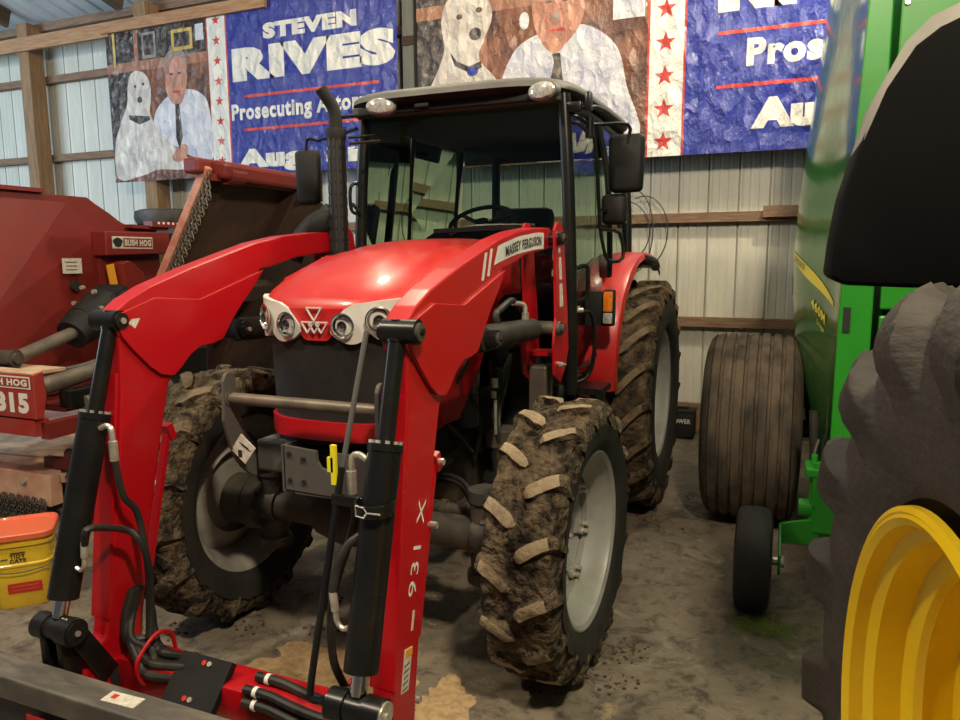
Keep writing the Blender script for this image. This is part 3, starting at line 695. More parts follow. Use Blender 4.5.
# hood side panels
for s in (-1, 1):
    bm = NB(); poly = [(-.03, 1.62), (-.03, 1.08), (.03, 1.02), (.16, 1.01), (.36, 1.16), (.52, 1.34), (.66, 1.50), (.90, 1.56), (.95, 1.72), (.3, 1.72)]
    prism(bm, poly, s*.352, s*.374, bev=.004); T('side_panel', bm, 'red', smooth=False)
    bm = NB(); prism(bm, [(.14, 1.17), (.15, 1.20), (.26, 1.27), (.26, 1.235)], s*.372, s*.379); T('side_vent', bm, 'ink', smooth=False)
    bm = NB(); prism(bm, [(.55, 1.35), (.68, 1.51), (.92, 1.57), (.95, .85), (.5, .85)], s*.30, s*.32); T('engine_guard', bm, 'matblack', smooth=False)
for s in (-1, 1):   # white flash decals on the hood side
    bm = NB()
    for y in (.25, .30): prism(bm, [(y, 1.66), (y+.03, 1.66), (y+.05, 1.71), (y+.02, 1.71)], s*.370, s*.377)
    T('hood_stripe', bm, 'white', smooth=False)
# brush guard
bm = NB(); cyl(bm, (-.335, -.44, 1.165), (.335, -.44, 1.165), .023)
T('guard_bar', bm, 'tube')
for s in (-1, 1):
    bm = NB(); poly = [(q.x, q.y) for q in smoothpts([(-.472, 1.235, 0), (-.455, 1.262, 0), (-.425, 1.262, 0), (-.408, 1.235, 0), (-.398, 1.12, 0), (-.36, 1.01, 0), (-.29, .93, 0), (-.22, .90, 0)], 4)]+[(q.x, q.y) for q in smoothpts([(-.22, .80, 0), (-.34, .83, 0), (-.43, .93, 0), (-.478, 1.08, 0)], 4)]
    prism(bm, poly, s*.335, s*.35); cyl(bm, (s*.33, -.443, 1.165), (s*.36, -.443, 1.165), .03)
    cyl(bm, (s*.345, -.44, 1.235), (s*.358, -.44, 1.235), .012)
    T('guard_bracket', bm, 'framegrey', smooth=False)
bm = NB(); box(bm, (-.285, -.440, .965), (.085, .004, .085), (0, PI/4-.12, 0)); text(bm, 'I', (-.31, -.4425, .93), (1, 0, 0), (0, 0, 1), .02, .03, 1); box(bm, (-.27, -.4425, .97), (.05, .001, .004), (0, .5, 0), mi=1)
box(bm, (-.28, -.4425, .98), (.05, .001, .004), (0, .5, 0), mi=1)
T('warning_tag', bm, ['sticker', 'ink'], smooth=False)
# front weight bracket
bm = NB(); t = NB()
prism(t, [(-.125, .81), (.33, .80), (.33, .975), (.115, .975), (.11, .935), (.095, .912), (.07, .905), (.045, .912), (.03, .935), (.025, .975), (-.125, .985)], -.40, -.385, axis='y')
merge(bm, t)
box(bm, (.12, -.30, .80), (.40, .19, .012)); prism(bm, [(-.40, .79), (-.40, .97), (.0, .97), (.0, .79)], .318, .33); prism(bm, [(-.40, .80), (-.40, .985), (.1, .985), (.1, .78)], -.135, -.12)
box(bm, (-.22, -.20, .91), (.19, .26, .13), bev=.012); box(bm, (.05, -.1, .84), (.36, .30, .10), bev=.01)
T('weight_bracket', bm, 'framegrey', smooth=False)
for x, z in ((-.095, .955), (-.095, .85), (-.03, .94), (-.03, .85), (.27, .94), (.27, .85), (.18, .90)):
    bm = NB(); cyl(bm, (x, -.401, z), (x, -.409, z), .009, seg=12); T('bolt_hole', bm, 'ink')
bm = NB(); tube(bm, [(.30, -.42, .84), (.30, -.46, .86), (.30, -.50, .84), (.30, -.5, .78), (.30, -.46, .74)], .012); T('tow_hook', bm, 'castgrey')
# ---- cab
yf, yr = .97, 2.40
PB = {s: (s*.60, yf, 1.06) for s in (-1, 1)}
def pil(name, pts, r, mat='black', seg=14):
    bm = NB(); tube(bm, pts, r, seg); T(name, bm, mat)
for s in (-1, 1):
    pil('front_pillar', [(s*.632+.02, yf, 1.0), (s*.625+.02, yf, 1.5), (s*.60+.02, yf+.005, 2.1), (s*.57+.02, yf+.02, 2.51)], .033)
    pil('rear_pillar', [(s*.66, 2.35, 1.6), (s*.64, 2.37, 2.1), (s*.58, 2.38, 2.53)], .032)
    pil('door_pillar', [(s*.685, 1.66, 1.30), (s*.68, 1.70, 1.75), (s*.655, 1.70, 2.2), (s*.60, 1.66, 2.51)], .018)
# roof
bm = NB()
def roofpts(k, z):
    out = []
    for i in range(48):
        a = 2*PI*i/48; c, s_ = math.cos(a), math.sin(a)
        out.append((k*.66*math.copysign(abs(c)**.45, c), 1.71+k*.93*math.copysign(abs(s_)**.35, s_), z+.020*(1+math.copysign(abs(s_)**.35, s_)*k)))
    return out
lv = [(.90, 2.505), (.975, 2.507), (1.0, 2.525), (.995, 2.55), (.96, 2.572), (.80, 2.59), (.45, 2.60), (.02, 2.605)]
RR = [[bm.verts.new(p) for p in roofpts(k, z)] for k, z in lv]
for A, B in zip(RR, RR[1:]):
    for i in range(48): face(bm, [A[i], A[(i+1) % 48], B[(i+1) % 48], B[i]], 1 if A is RR[0] or A is RR[1] else 0)
face(bm, RR[0], 1)
T('roof', bm, ['roofgrey', 'matblack'], ang=60)
bm = NB(); prism(bm, [(-.56, .86), (.56, .86), (.60, 1.0), (.60, 2.5), (-.60, 2.5), (-.60, 1.0)], 2.47, 2.512, axis='z', bev=.01); T('headliner', bm, 'cabint', smooth=False)
for x in (-.345, .54):
    bm = NB(); t = NB()
    lathe(t, [(.0, .074), (-.012, .072), (-.02, .06), (-.024, .03), (-.025, .0001)], 32, axis='y', mi=1); lathe(t, [(.03, .05), (.03, .08), (-.004, .080), (-.006, .072)], 32, axis='y')
    R = Matrix.Rotation(-.25 if x > 0 else .3, 3, 'Z')
    merge(bm, t, lambda p: Vector((x, .80, 2.492))+R @ Vector((p.x, p.y*1.2, p.z*.58)))
    T('work_light', bm, ['roofgrey', 'lensclear'])
bm = NB(); box(bm, (-.12, .83, 2.485), (.08, .02, .02), bev=.004); box(bm, (.0, .88, 2.485), (1.05, .05, .04), bev=.01); T('roof_visor', bm, 'matblack')
# glazing
def pane(name, poly, th=.006):
    bm = NB(); vs = [bm.verts.new(p) for p in poly]; n = len(vs)
    nn = (Vector(poly[1])-Vector(poly[0])).cross(Vector(poly[2])-Vector(poly[0])).normalized()*th
    face(bm, vs)
    return T(name, bm, 'glass', smooth=False)
pane('windshield', [(-.61, yf, 1.10), (.61, yf, 1.10), (.595, yf, 1.9), (.555, yf, 2.51), (-.555, yf, 2.51), (-.595, yf, 1.9)])
for s in (-1, 1):
    pane('door_glass', [(s*.625, yf+.04, 1.12), (s*.675, 1.62, 1.32), (s*.665, 1.66, 1.9), (s*.60, 1.62, 2.5), (s*.575, yf+.06, 2.5), (s*.605, yf+.04, 1.9)])
    pane('side_glass', [(s*.685, 1.72, 1.62), (s*.655, 2.32, 1.66), (s*.64, 2.34, 2.1), (s*.59, 2.34, 2.5), (s*.605, 1.70, 2.5), (s*.67, 1.74, 2.0)])
    # rubber edge round the door glass
    bm = NB(); tube(bm, [(s*.625, yf+.05, 1.10), (s*.66, 1.40, 1.13), (s*.68, 1.62, 1.32)], .014, 8); T('door_seal', bm, 'black'); bm = NB(); tube(bm, [(s*.575, yf+.04, 2.49), (s*.60, 1.3, 2.49), (s*.605, 1.66, 2.49), (s*.59, 2.34, 2.49)], .018, 8); T('door_frame', bm, 'black')
pane('rear_window', [(-.62, 2.38, 1.55), (.62, 2.38, 1.55), (.56, 2.39, 2.5), (-.56, 2.39, 2.5)])
# cab floor and lower body
bm = NB(); box(bm, (0, 1.65, .98), (1.22, 1.36, .12), bev=.02); box(bm, (0, 2.35, 1.3), (1.0, .08, .55), bev=.02); box(bm, (.50, 1.15, .82), (.34, .40, .22), bev=.02); T('cab_floor', bm, 'matblack')
bm = NB(); box(bm, (0, 1.08, 1.42), (.50, .14, .72), bev=.04); box(bm, (0, 1.14, 1.80), (.46, .20, .10), (.3, 0, 0), bev=.03); cyl(bm, (0, 1.2, 1.75), (0, 1.32, 1.87), .03); T('dashboard', bm, 'matblack')
bm = NB(); t = NB()
tube(t, [(.19*math.cos(2*PI*i/24), .19*math.sin(2*PI*i/24), 0) for i in range(25)], .013, 10, n=2)
for a in (.5, 2.6, 4.7): cyl(t, (0, 0, -.02), (.19*math.cos(a), .19*math.sin(a), 0), .012)
cyl(t, (0, 0, -.04), (0, 0, .01), .04)
R = Matrix.Rotation(.55, 3, 'X'); merge(bm, t, lambda p: R @ p+Vector((0, 1.34, 1.91))); T('steering_wheel', bm, 'matblack')
bm = NB(); box(bm, (0, 1.86, 1.48), (.46, .44, .12), bev=.04); box(bm, (0, 2.08, 1.78), (.42, .12, .52), (-.12, 0, 0), bev=.05); box(bm, (0, 1.86, 1.25), (.3, .3, .4), bev=.02)
for s in (-1, 1): box(bm, (s*.27, 1.9, 1.66), (.07, .30, .06), bev=.02)
T('driver_seat', bm, 'seat')
bm = NB(); box(bm, (-.25, 2.22, 1.95), (.05, .05, .9), bev=.01); box(bm, (0, 2.25, 2.42), (1.0, .05, .12), bev=.01); T('rear_frame', bm, 'matblack')
bm = NB(); tube(bm, [(-.02, .94, 1.83), (.10, .935, 1.868), (.32, .935, 1.872), (.46, .935, 1.868)], .009, 8); box(bm, (.17, .93, 1.855), (.56, .012, .022), (0, -.02, 0)); T('wiper', bm, 'black')
# round door handle bars
bm = NB(); tube(bm, [(.645, .99, 1.64), (.70, 1.05, 1.66), (.71, 1.06, 1.60), (.70, 1.06, 1.50), (.65, 1.0, 1.47)], .012, 8); T('grab_handle', bm, 'black')
bm = NB(); tube(bm, [(.66, 1.0, 1.42), (.72, 1.12, 1.40), (.73, 1.14, 1.2), (.70, 1.12, 1.07), (.64, 1.0, 1.04)], .011, 8); T('grab_handle', bm, 'black')
bm = NB(); box(bm, (.66, .99, 1.44), (.05, .04, .03)); cyl(bm, (.66, .97, 1.435), (.70, 1.0, 1.435), .012); T('door_hinge', bm, 'zinc')
bm = NB(); tube(bm, [(-.60, .96, 1.95), (-.62, .92, 1.98), (-.62, .92, 2.1), (-.59, .96, 2.13)], .010, 8); T('grab_handle', bm, 'black')
# steps and tank below the cab
bm = NB(); box(bm, (.70, 1.18, 1.0), (.18, .24, .03)); box(bm, (.78, 1.06, .94), (.03, .02, .14)); box(bm, (.64, 1.05, .95), (.03, .02, .14)); box(bm, (.70, 1.12, .72), (.2, .22, .03)); box(bm, (.61, 1.1, .85), (.015, .05, .3)); box(bm, (.79, 1.1, .85), (.015, .05, .3))
for x in (.63, .69, .75): cyl(bm, (x, 1.04, 1.0), (x, 1.02, 1.0), .012, seg=6)
T('step', bm, 'black')
bm = NB(); prism(bm, [(.50, .62), (1.0, .50), (1.4, .50), (1.4, .98), (.95, .98)], .32, .56, bev=.03); T('fuel_tank', bm, 'matblack')
bm = NB(); box(bm, (.0, .98, 1.05), (1.1, .05, .30), bev=.01); T('firewall', bm, 'matblack')
# indicator on the fender
bm = NB(); box(bm, (.685, 1.30, 1.425), (.13, .03, .19), bev=.004); cyl(bm, (.64, 1.30, 1.36), (.60, 1.2, 1.2), .012); T('lamp_plate', bm, 'matblack')
bm = NB(); box(bm, (.774, 1.29, 1.43), (.062, .06, .20), bev=.010, mi=0); box(bm, (.774, 1.256, 1.465), (.050, .03, .11), bev=.008, mi=1); box(bm, (.774, 1.256, 1.375), (.050, .03, .06), bev=.008, mi=2)
T('turn_signal', bm, ['matblack', 'amber', 'lensclear'])
# fenders
for s in (-1, 1):
    bm = NB(); rows = []
    K = [(1.50, .93), (1.46, 1.04), (1.455, 1.16), (1.49, 1.32), (1.58, 1.48), (1.74, 1.61), (1.95, 1.69), (2.2, 1.72), (2.55, 1.71), (2.85, 1.62)]
    K = [(p.x, p.y) for p in smoothpts([(a, b_, 0) for a, b_ in K], 4)]
    for i, (y, z) in enumerate(K):
        t = i/(len(K)-1)
        xi = .44+.12*t; xo = .775+.035*min(1, t*1.6)
        sec = [(xi, 0), (xi+.02, .012), ((xi+xo)/2, .018), (xo-.03, .012), (xo-.006, .0), (xo, -.02), (xo, -.045)]
        # outward normal of the curve
        a = K[max(i-1, 0)]; c_ = K[min(i+1, len(K)-1)]; tv = Vector((c_[0]-a[0], c_[1]-a[1])).normalized(); nv = Vector((-tv.y, tv.x))
        rows.append([(s*x, y+nv.x*d, z+nv.y*d) for x, d in sec]+[(s*x, y+nv.x*(d-.012), z+nv.y*(d-.012)) for x, d in reversed(sec)])
    V = [[bm.verts.new(p) for p in r] for r in rows]
    for A, B in zip(V, V[1:]):
        for k in range(len(A)): face(bm, [A[k], A[(k+1) % len(A)], B[(k+1) % len(A)], B[k]])
    face(bm, V[0]); face(bm, V[-1])
    # inner wall towards the cab
    prism(bm, [(1.52, .95), (1.47, 1.2), (1.60, 1.48), (1.76, 1.60), (2.2, 1.70), (2.8, 1.62), (2.8, 1.0)], s*.45, s*.46)
    T('fender', bm, 'redtop')
bm = NB(); tube(bm, [(.79, 2.2, 1.69), (.812, 2.28, 1.68), (.817, 2.45, 1.67), (.81, 2.6, 1.64)], .035, 10); T('fender_trim', bm, 'matblack')
# mirrors
def mirror(name, c, wd, hg, rz, arm):
    bm = NB(); t = NB(); box(t, (0, 0, 0), (wd, .07, hg), bev=.028)
    for v in t.verts:
        v.co.x *= 1+.10*v.co.z/hg
    R = Matrix.Rotation(rz, 3, 'Z'); merge(bm, t, lambda p: R @ p+Vector(c)); o = T(name, bm, 'matblack', ang=60)
    bm = NB(); t = NB(); box(t, (0, .037, 0), (wd*.86, .003, hg*.88), bev=.001); merge(bm, t, lambda p: R @ p+Vector(c)); T('mirror_glass', bm, 'mirrorglass', parent=o)
    bm = NB()
    for a in arm: tube(bm, a, .010, 8, n=3)
    T('mirror_arm', bm, 'black', parent=o)
mirror('mirror', (.865, 1.22, 2.185), .185, .295, -.1, [[(.59, 1.0, 2.42), (.66, .99, 2.40), (.72, 1.06, 2.365), (.875, 1.18, 2.375), (.875, 1.19, 2.28)], [(.66, .99, 2.43), (.72, 1.1, 2.46), (.74, 1.2, 2.46)], [(.72, 1.06, 2.36), (.735, 1.1, 2.2), (.745, 1.15, 1.9), (.755, 1.16, 1.80)], [(.60, 1.0, 2.36), (.66, 1.0, 2.37), (.72, 1.05, 2.30)]])
mirror('wide_mirror', (.80, 1.25, 1.955), .135, .16, .0, [[(.745, 1.15, 1.95), (.77, 1.2, 1.95)], [(.75, 1.15, 1.85), (.83, 1.25, 1.83), (.85, 1.25, 1.70), (.78, 1.2, 1.69), (.755, 1.16, 1.80)]])
mirror('mirror', (-1.085, 1.18, 2.20), .16, .33, .12, [[(-.99, 1.15, 2.41), (-1.04, 1.16, 2.425), (-1.08, 1.17, 2.42), (-1.09, 1.17, 2.34)], [(-.62, 1.0, 2.43), (-.8, 1.08, 2.42), (-.99, 1.15, 2.41)], [(-.60, 1.0, 2.50), (-.70, .95, 2.49), (-.76, .93, 2.47)]])
bm = NB(); box(bm, (.64, .985, 2.44), (.09, .05, .05), bev=.006); box(bm, (.71, 1.02, 2.47), (.03, .05, .09), bev=.006); cyl(bm, (.71, 1.05, 2.40), (.71, 1.05, 2.30), .022); T('mirror_bracket', bm, 'black')
# exhaust stack
bm = NB()
lathe(bm, [(1.28, .046), (2.33, .046), (2.35, .040), (2.352, .03)], 32, axis='z', c=(-.495, .60, 0), mi=0)
for k in range(17):
    z = 1.36+k*.058
    for a in range(10):
        th = 2*PI*a/10; box(bm, (-.495+.0465*math.cos(th), .60+.0465*math.sin(th), z), (.004, .011, .044), (0, 0, th), mi=1)
lathe(bm, [(2.30, .048), (2.33, .052), (2.36, .048)], 32, axis='z', c=(-.495, .60, 0))
tube(bm, [(-.495, .60, 2.33), (-.497, .60, 2.42), (-.507, .59, 2.47), (-.53, .565, 2.52), (-.545, .55, 2.55)], .032, 18)
T('exhaust_stack', bm, ['matblack', 'ink'])
bm = NB(); tube(bm, [(-.42, .6, 2.28), (-.3, .7, 2.30), (-.45, .9, 2.33)], .008, 6, smooth=False); tube(bm, [(-.42, .6, 2.31), (-.36, .75, 2.34), (-.5, .93, 2.34)], .008, 6, smooth=False); T('exhaust_bracket', bm, 'black'); bm = NB(); tube(bm, [(-.42, .62, 1.98), (-.50, .80, 1.96), (-.58, .94, 1.95)], .010, 6, smooth=False); T('exhaust_bracket', bm, 'black')
bm = NB(); t = NB(); bmesh.ops.create_uvsphere(t, u_segments=20, v_segments=14, radius=1)
for v in t.verts: v.co = Vector((v.co.x*.085, v.co.y*.10, v.co.z*.11))*(1+.18*noise.noise(v.co*2.2)); v.co.x += v.co.z*.35
merge(bm, t, lambda p: p+Vector((-.60, .62, 1.87)))
tube(bm, [(-.72, .50, 1.70), (-.68, .55, 1.83), (-.6, .6, 1.91), (-.52, .66, 1.90)], .05, 12)
T('filter_cover', bm, 'matblack', ang=70)
# ---- loader
ARM = [(-.765, 1.465), (-.765, 1.515), (-.70, 1.56), (-.6, 1.605), (-.4, 1.668), (-.2, 1.722), (0, 1.775), (.2, 1.81), (.45, 1.835), (.65, 1.84), (.71, 1.82), (.725, 1.79), (.70, 1.752), (.55, 1.735), (.3, 1.712), (.10, 1.667), (.03, 1.66), (-.03, 1.59), (-.12, 1.51), (-.18, 1.45), (-.24, 1.375), (-.30, 1.362), (-.37, 1.36), (-.43, 1.33), (-.48, 1.285), (-.52, 1.262), (-.58, 1.275), (-.63, 1.31), (-.70, 1.38), (-.75, 1.43)]
GUS = [(-.758, 1.465), (-.758, 1.51), (-.59, 1.562), (-.36, 1.543), (.04, 1.655), (-.03, 1.585), (-.12, 1.505), (-.18, 1.445), (-.24, 1.37), (-.30, 1.357), (-.37, 1.355), (-.43, 1.325), (-.48, 1.28), (-.52, 1.255), (-.58, 1.268), (-.63, 1.305), (-.70, 1.375), (-.745, 1.427)]
LEG = [(-.75, 1.46), (-.70, 1.46), (-.55, 1.36), (-.50, 1.27), (-.535, 1.22), (-.60, .98), (-.68, .65), (-.735, .33), (-.76, .12), (-.80, .05), (-.95, .05), (-1.02, .12), (-1.03, .22), (-.97, .30), (-.90, .36), (-.845, .66), (-.79, .98), (-.757, 1.25), (-.75, 1.38)]
for s in (-1, 1):
    bm = NB(); prism(bm, ARM, s*.545, s*.625, bev=.006)
    A = T('loader_arm', bm, 'red', smooth=False)
    bm = NB(); prism(bm, GUS, s*.535, s*.545, bev=.002); prism(bm, GUS, s*.625, s*.635, bev=.002)
    T('knee_plate', bm, 'red', parent=A, smooth=False)
    bm = NB(); prism(bm, LEG, s*.550, s*.620, bev=.010)
    # inner rib and rolled front edge of the leg
    beam(bm, (s*.585, -.775, 1.30), (s*.585, -.885, .42), .085, .012, 0, (0, 1, 0))
    T('loader_leg', bm, 'red', parent=A, smooth=False)
    bm = NB(); beam(bm, (s*.585, -.525, 1.04), (s*.585, -.672, .48), .018, .030, 0, (1, 0, 0)); beam(bm, (s*.585, -.515, 1.0), (s*.585, -.535, 1.06), .05, .03)
    T('parking_stand', bm, 'red', parent=A, smooth=False)
    for x0, x1, y, z in ((.595, .625, -.522, 1.03), (.595, .625, -.58, .83), (.57, .63, -.73, .30)):
        bm = NB(); cyl(bm, (s*x0, y, z), (s*x1, y, z), .012, seg=8); T('bolt', bm, 'zinc', parent=A)
    # leg foot boss
    bm = NB(); lathe(bm, [(-.045, .045), (-.045, .062), (.045, .062), (.045, .045)], 28, closed=True, c=(s*.585, -.86, .20)); T('pivot_boss', bm, 'red', parent=A)
    bm = NB(); cyl(bm, (s*.535, -.86, .20), (s*.637, -.86, .20), .044); T('pivot_bore', bm, 'ink', parent=A)
    # pins
    for nm, y, z, r, x0, x1 in (('knee_pin', -.747, 1.487, .038, .54, .655), ('lift_pin', -.11, 1.40, .034, .52, .66), ('rear_pin', .66, 1.79, .032, .50, .69)):
        bm = NB(); cyl(bm, (s*x0, y, z), (s*x1, y, z), r, seg=24); cyl(bm, (s*(x0-.012), y, z), (s*(x0-.0), y, z), r*.75, seg=24); cyl(bm, (s*x1, y, z), (s*(x1+.010), y, z), r*.72, seg=24, mi=1); cyl(bm, (s*(x1+.01), y, z), (s*(x1+.018), y, z), r*.30, seg=6, mi=0)
        cyl(bm, (s*(x0-.014), y, z), (s*(x0-.02), y, z), r*.3, seg=8, mi=1)
        T(nm, bm, ['black', 'castgrey'] if s > 0 else ['black', 'zinc'], parent=A)
bm = NB()   # name decal on the near arm
def armz(y): 
    K = [(-.4, 1.668), (-.2, 1.722), (0, 1.775), (.2, 1.81), (.45, 1.835), (.65, 1.84)]
    for (a, za), (b_, zb) in zip(K, K[1:]):
        if y <= b_: return za+(zb-za)*(y-a)/(b_-a)
    return 1.84
V = []
for i in range(13):
    t = i/12; y = -.02+.58*t; V.append((bm.verts.new((.6365 if 0 else .6265, y-(.045*(1-t)), armz(y)-.095)), bm.verts.new((.6265, y, armz(y)-.022))))
for a, c in zip(V, V[1:]): face(bm, [a[0], c[0], c[1], a[1]])
for y in (-.13, -.075):
    face(bm, [bm.verts.new(p) for p in ((.6265, y-.06, armz(y)-.12), (.6265, y-.035, armz(y)-.12), (.6265, y+.0, armz(y)-.018), (.6265, y-.025, armz(y)-.018))])
def warp(p): return Vector((.6285, p.y, p.z+armz(p.y)))
text(bm, 'MASSEY FERGUSON', (.6285, .06, -.080), (0, 1, 0), (0, 0, 1), .46, .042, 1, .03, fn=warp)
T('name_decal', bm, ['surround', 'ink'], smooth=False)
bm = NB()   # model number running up the near leg
dv = Vector((0, .075, .25)).normalized(); nv_ = Vector((0, -dv.z, dv.y))
text(bm, '931 X', Vector((.6215, -.735, .655)), dv, nv_, .30, .052, 0, .0)
T('model_decal', bm, 'white', smooth=False)
bm = NB(); beam(bm, (.6205, -.815, .375), (.6205, -.785, .505), .002, .048, 0, (0, 1, .2)); beam(bm, (.6215, -.787, .478), (.6215, -.782, .502), .002, .046, 1, (0, 1, .2)); 
for k in range(5): beam(bm, (.6215, -.814+.004*k-.015, .385+.018*k), (.6215, -.814+.004*k+.015, .385+.018*k), .002, .004, 2)
beam(bm, (.6205, -.76, .55), (.6205, -.745, .61), .002, .012, 0, (0, 1, .2))
T('warning_decal', bm, ['sticker', 'labelorange', 'ink'], smooth=False)
bm = NB(); prism(bm, [(-.72, 1.475), (-.69, 1.455), (-.665, 1.49), (-.70, 1.49)], -.535, -.533); T('arrow_decal', bm, 'sticker', smooth=False)
# masts
for s in (-1, 1):
    bm = NB(); pm = [(.60, 1.83), (.64, 1.865), (.70, 1.865), (.745, 1.83), (.83, 1.45), (.86, 1.25), (.80, 1.16), (.72, 1.10), (.62, 1.15), (.60, 1.30), (.635, 1.42)]
    for a in (.500, .655): prism(bm, pm, s*a, s*(a+.012), bev=.002)
    box(bm, (s*.58, .76, 1.24), (.155, .12, .02))
    mm = T('loader_mast', bm, 'red', smooth=False)
    bm = NB(); cyl(bm, (s*.49, .66, 1.37), (s*.685, .66, 1.37), .034, seg=24); cyl(bm, (s*.685, .66, 1.37), (s*.70, .66, 1.37), .022, seg=12); T('mast_pin', bm, 'castgrey', parent=mm)
    bm = NB(); box(bm, (s*.56, .74, .98), (.09, .12, .40), bev=.01); box(bm, (s*.44, .74, .80), (.30, .16, .10), bev=.01); T('mast_post', bm, 'tube', parent=mm, smooth=False)
    # lift cylinder
    bm = NB(); cyl(bm, (s*.58, -.10, 1.395), (s*.58, .52, 1.375), .052, seg=28); cyl(bm, (s*.58, -.12, 1.395), (s*.58, -.09, 1.395), .043, seg=28); lathe(bm, [(-.035, .02), (-.035, .043), (.035, .043), (.035, .02)], 24, closed=True, c=(s*.58, -.12, 1.398))
    lc = T('lift_cylinder', bm, 'matblack' if s < 0 else 'hose')
    bm = NB(); cyl(bm, (s*.58, .50, 1.375), (s*.58, .66, 1.37), .026, seg=20); T('cylinder_rod', bm, 'chrome', parent=lc)
    bm = NB(); tube(bm, [(s*.58, .10, 1.43), (s*.57, .10, 1.475), (s*.565, .16, 1.49), (s*.56, .30, 1.52), (s*.53, .45, 1.50), (s*.49, .60, 1.46)], .014, 10); T('cylinder_hose', bm, 'hose', parent=lc)
    bm = NB(); cyl(bm, (s*.58, .44, 1.41), (s*.58, .44, 1.46), .016); tube(bm, [(s*.58, .44, 1.46), (s*.575, .44, 1.49), (s*.56, .42, 1.50), (s*.55, .36, 1.505)], .011, 8); T('hose_fitting', bm, 'zinc', parent=lc)
bm = NB()   # decals on the near mast's front edge
prism(bm, [(.660, 1.725), (.690, 1.725), (.672, 1.79), (.648, 1.79)], .6675, .6685)
prism(bm, [(.680, 1.60), (.725, 1.60), (.700, 1.705), (.665, 1.705)], .6675, .6685); prism(bm, [(.690, 1.47), (.750, 1.47), (.727, 1.58), (.683, 1.58)], .6675, .6685)
T('mast_decal', bm, 'sticker', smooth=False)
bm = NB(); cyl(bm, (.665, .66, 1.20), (.70, .64, 1.20), .012); cyl(bm, (.70, .60, 1.205), (.70, .68, 1.195), .007); T('lock_pin', bm, 'zinc')
bm = NB(); box(bm, (0, .62, 1.30), (1.0, .05, .05)); T('mast_crossbar', bm, 'black')
bm = NB()
for k in range(3): tube(bm, [(.47, .55, 1.25), (.46+.01*k, .45, 1.15-.02*k), (.44, .40+.04*k, 1.0), (.46, .42, .85)], .010, 8)
cyl(bm, (.45, .44, 1.20), (.45, .44, 1.14), .02); cyl(bm, (.45, .44, 1.12), (.45, .44, 1.08), .016)
T('valve_hose', bm, 'hose')
bm = NB(); cyl(bm, (.455, .38, 1.16), (.455, .38, 1.12), .017, seg=8); cyl(bm, (.455, .385, 1.06), (.455, .39, .90), .008); cyl(bm, (.45, .38, 1.10), (.45, .38, 1.07), .012); T('control_cable', bm, 'zinc')
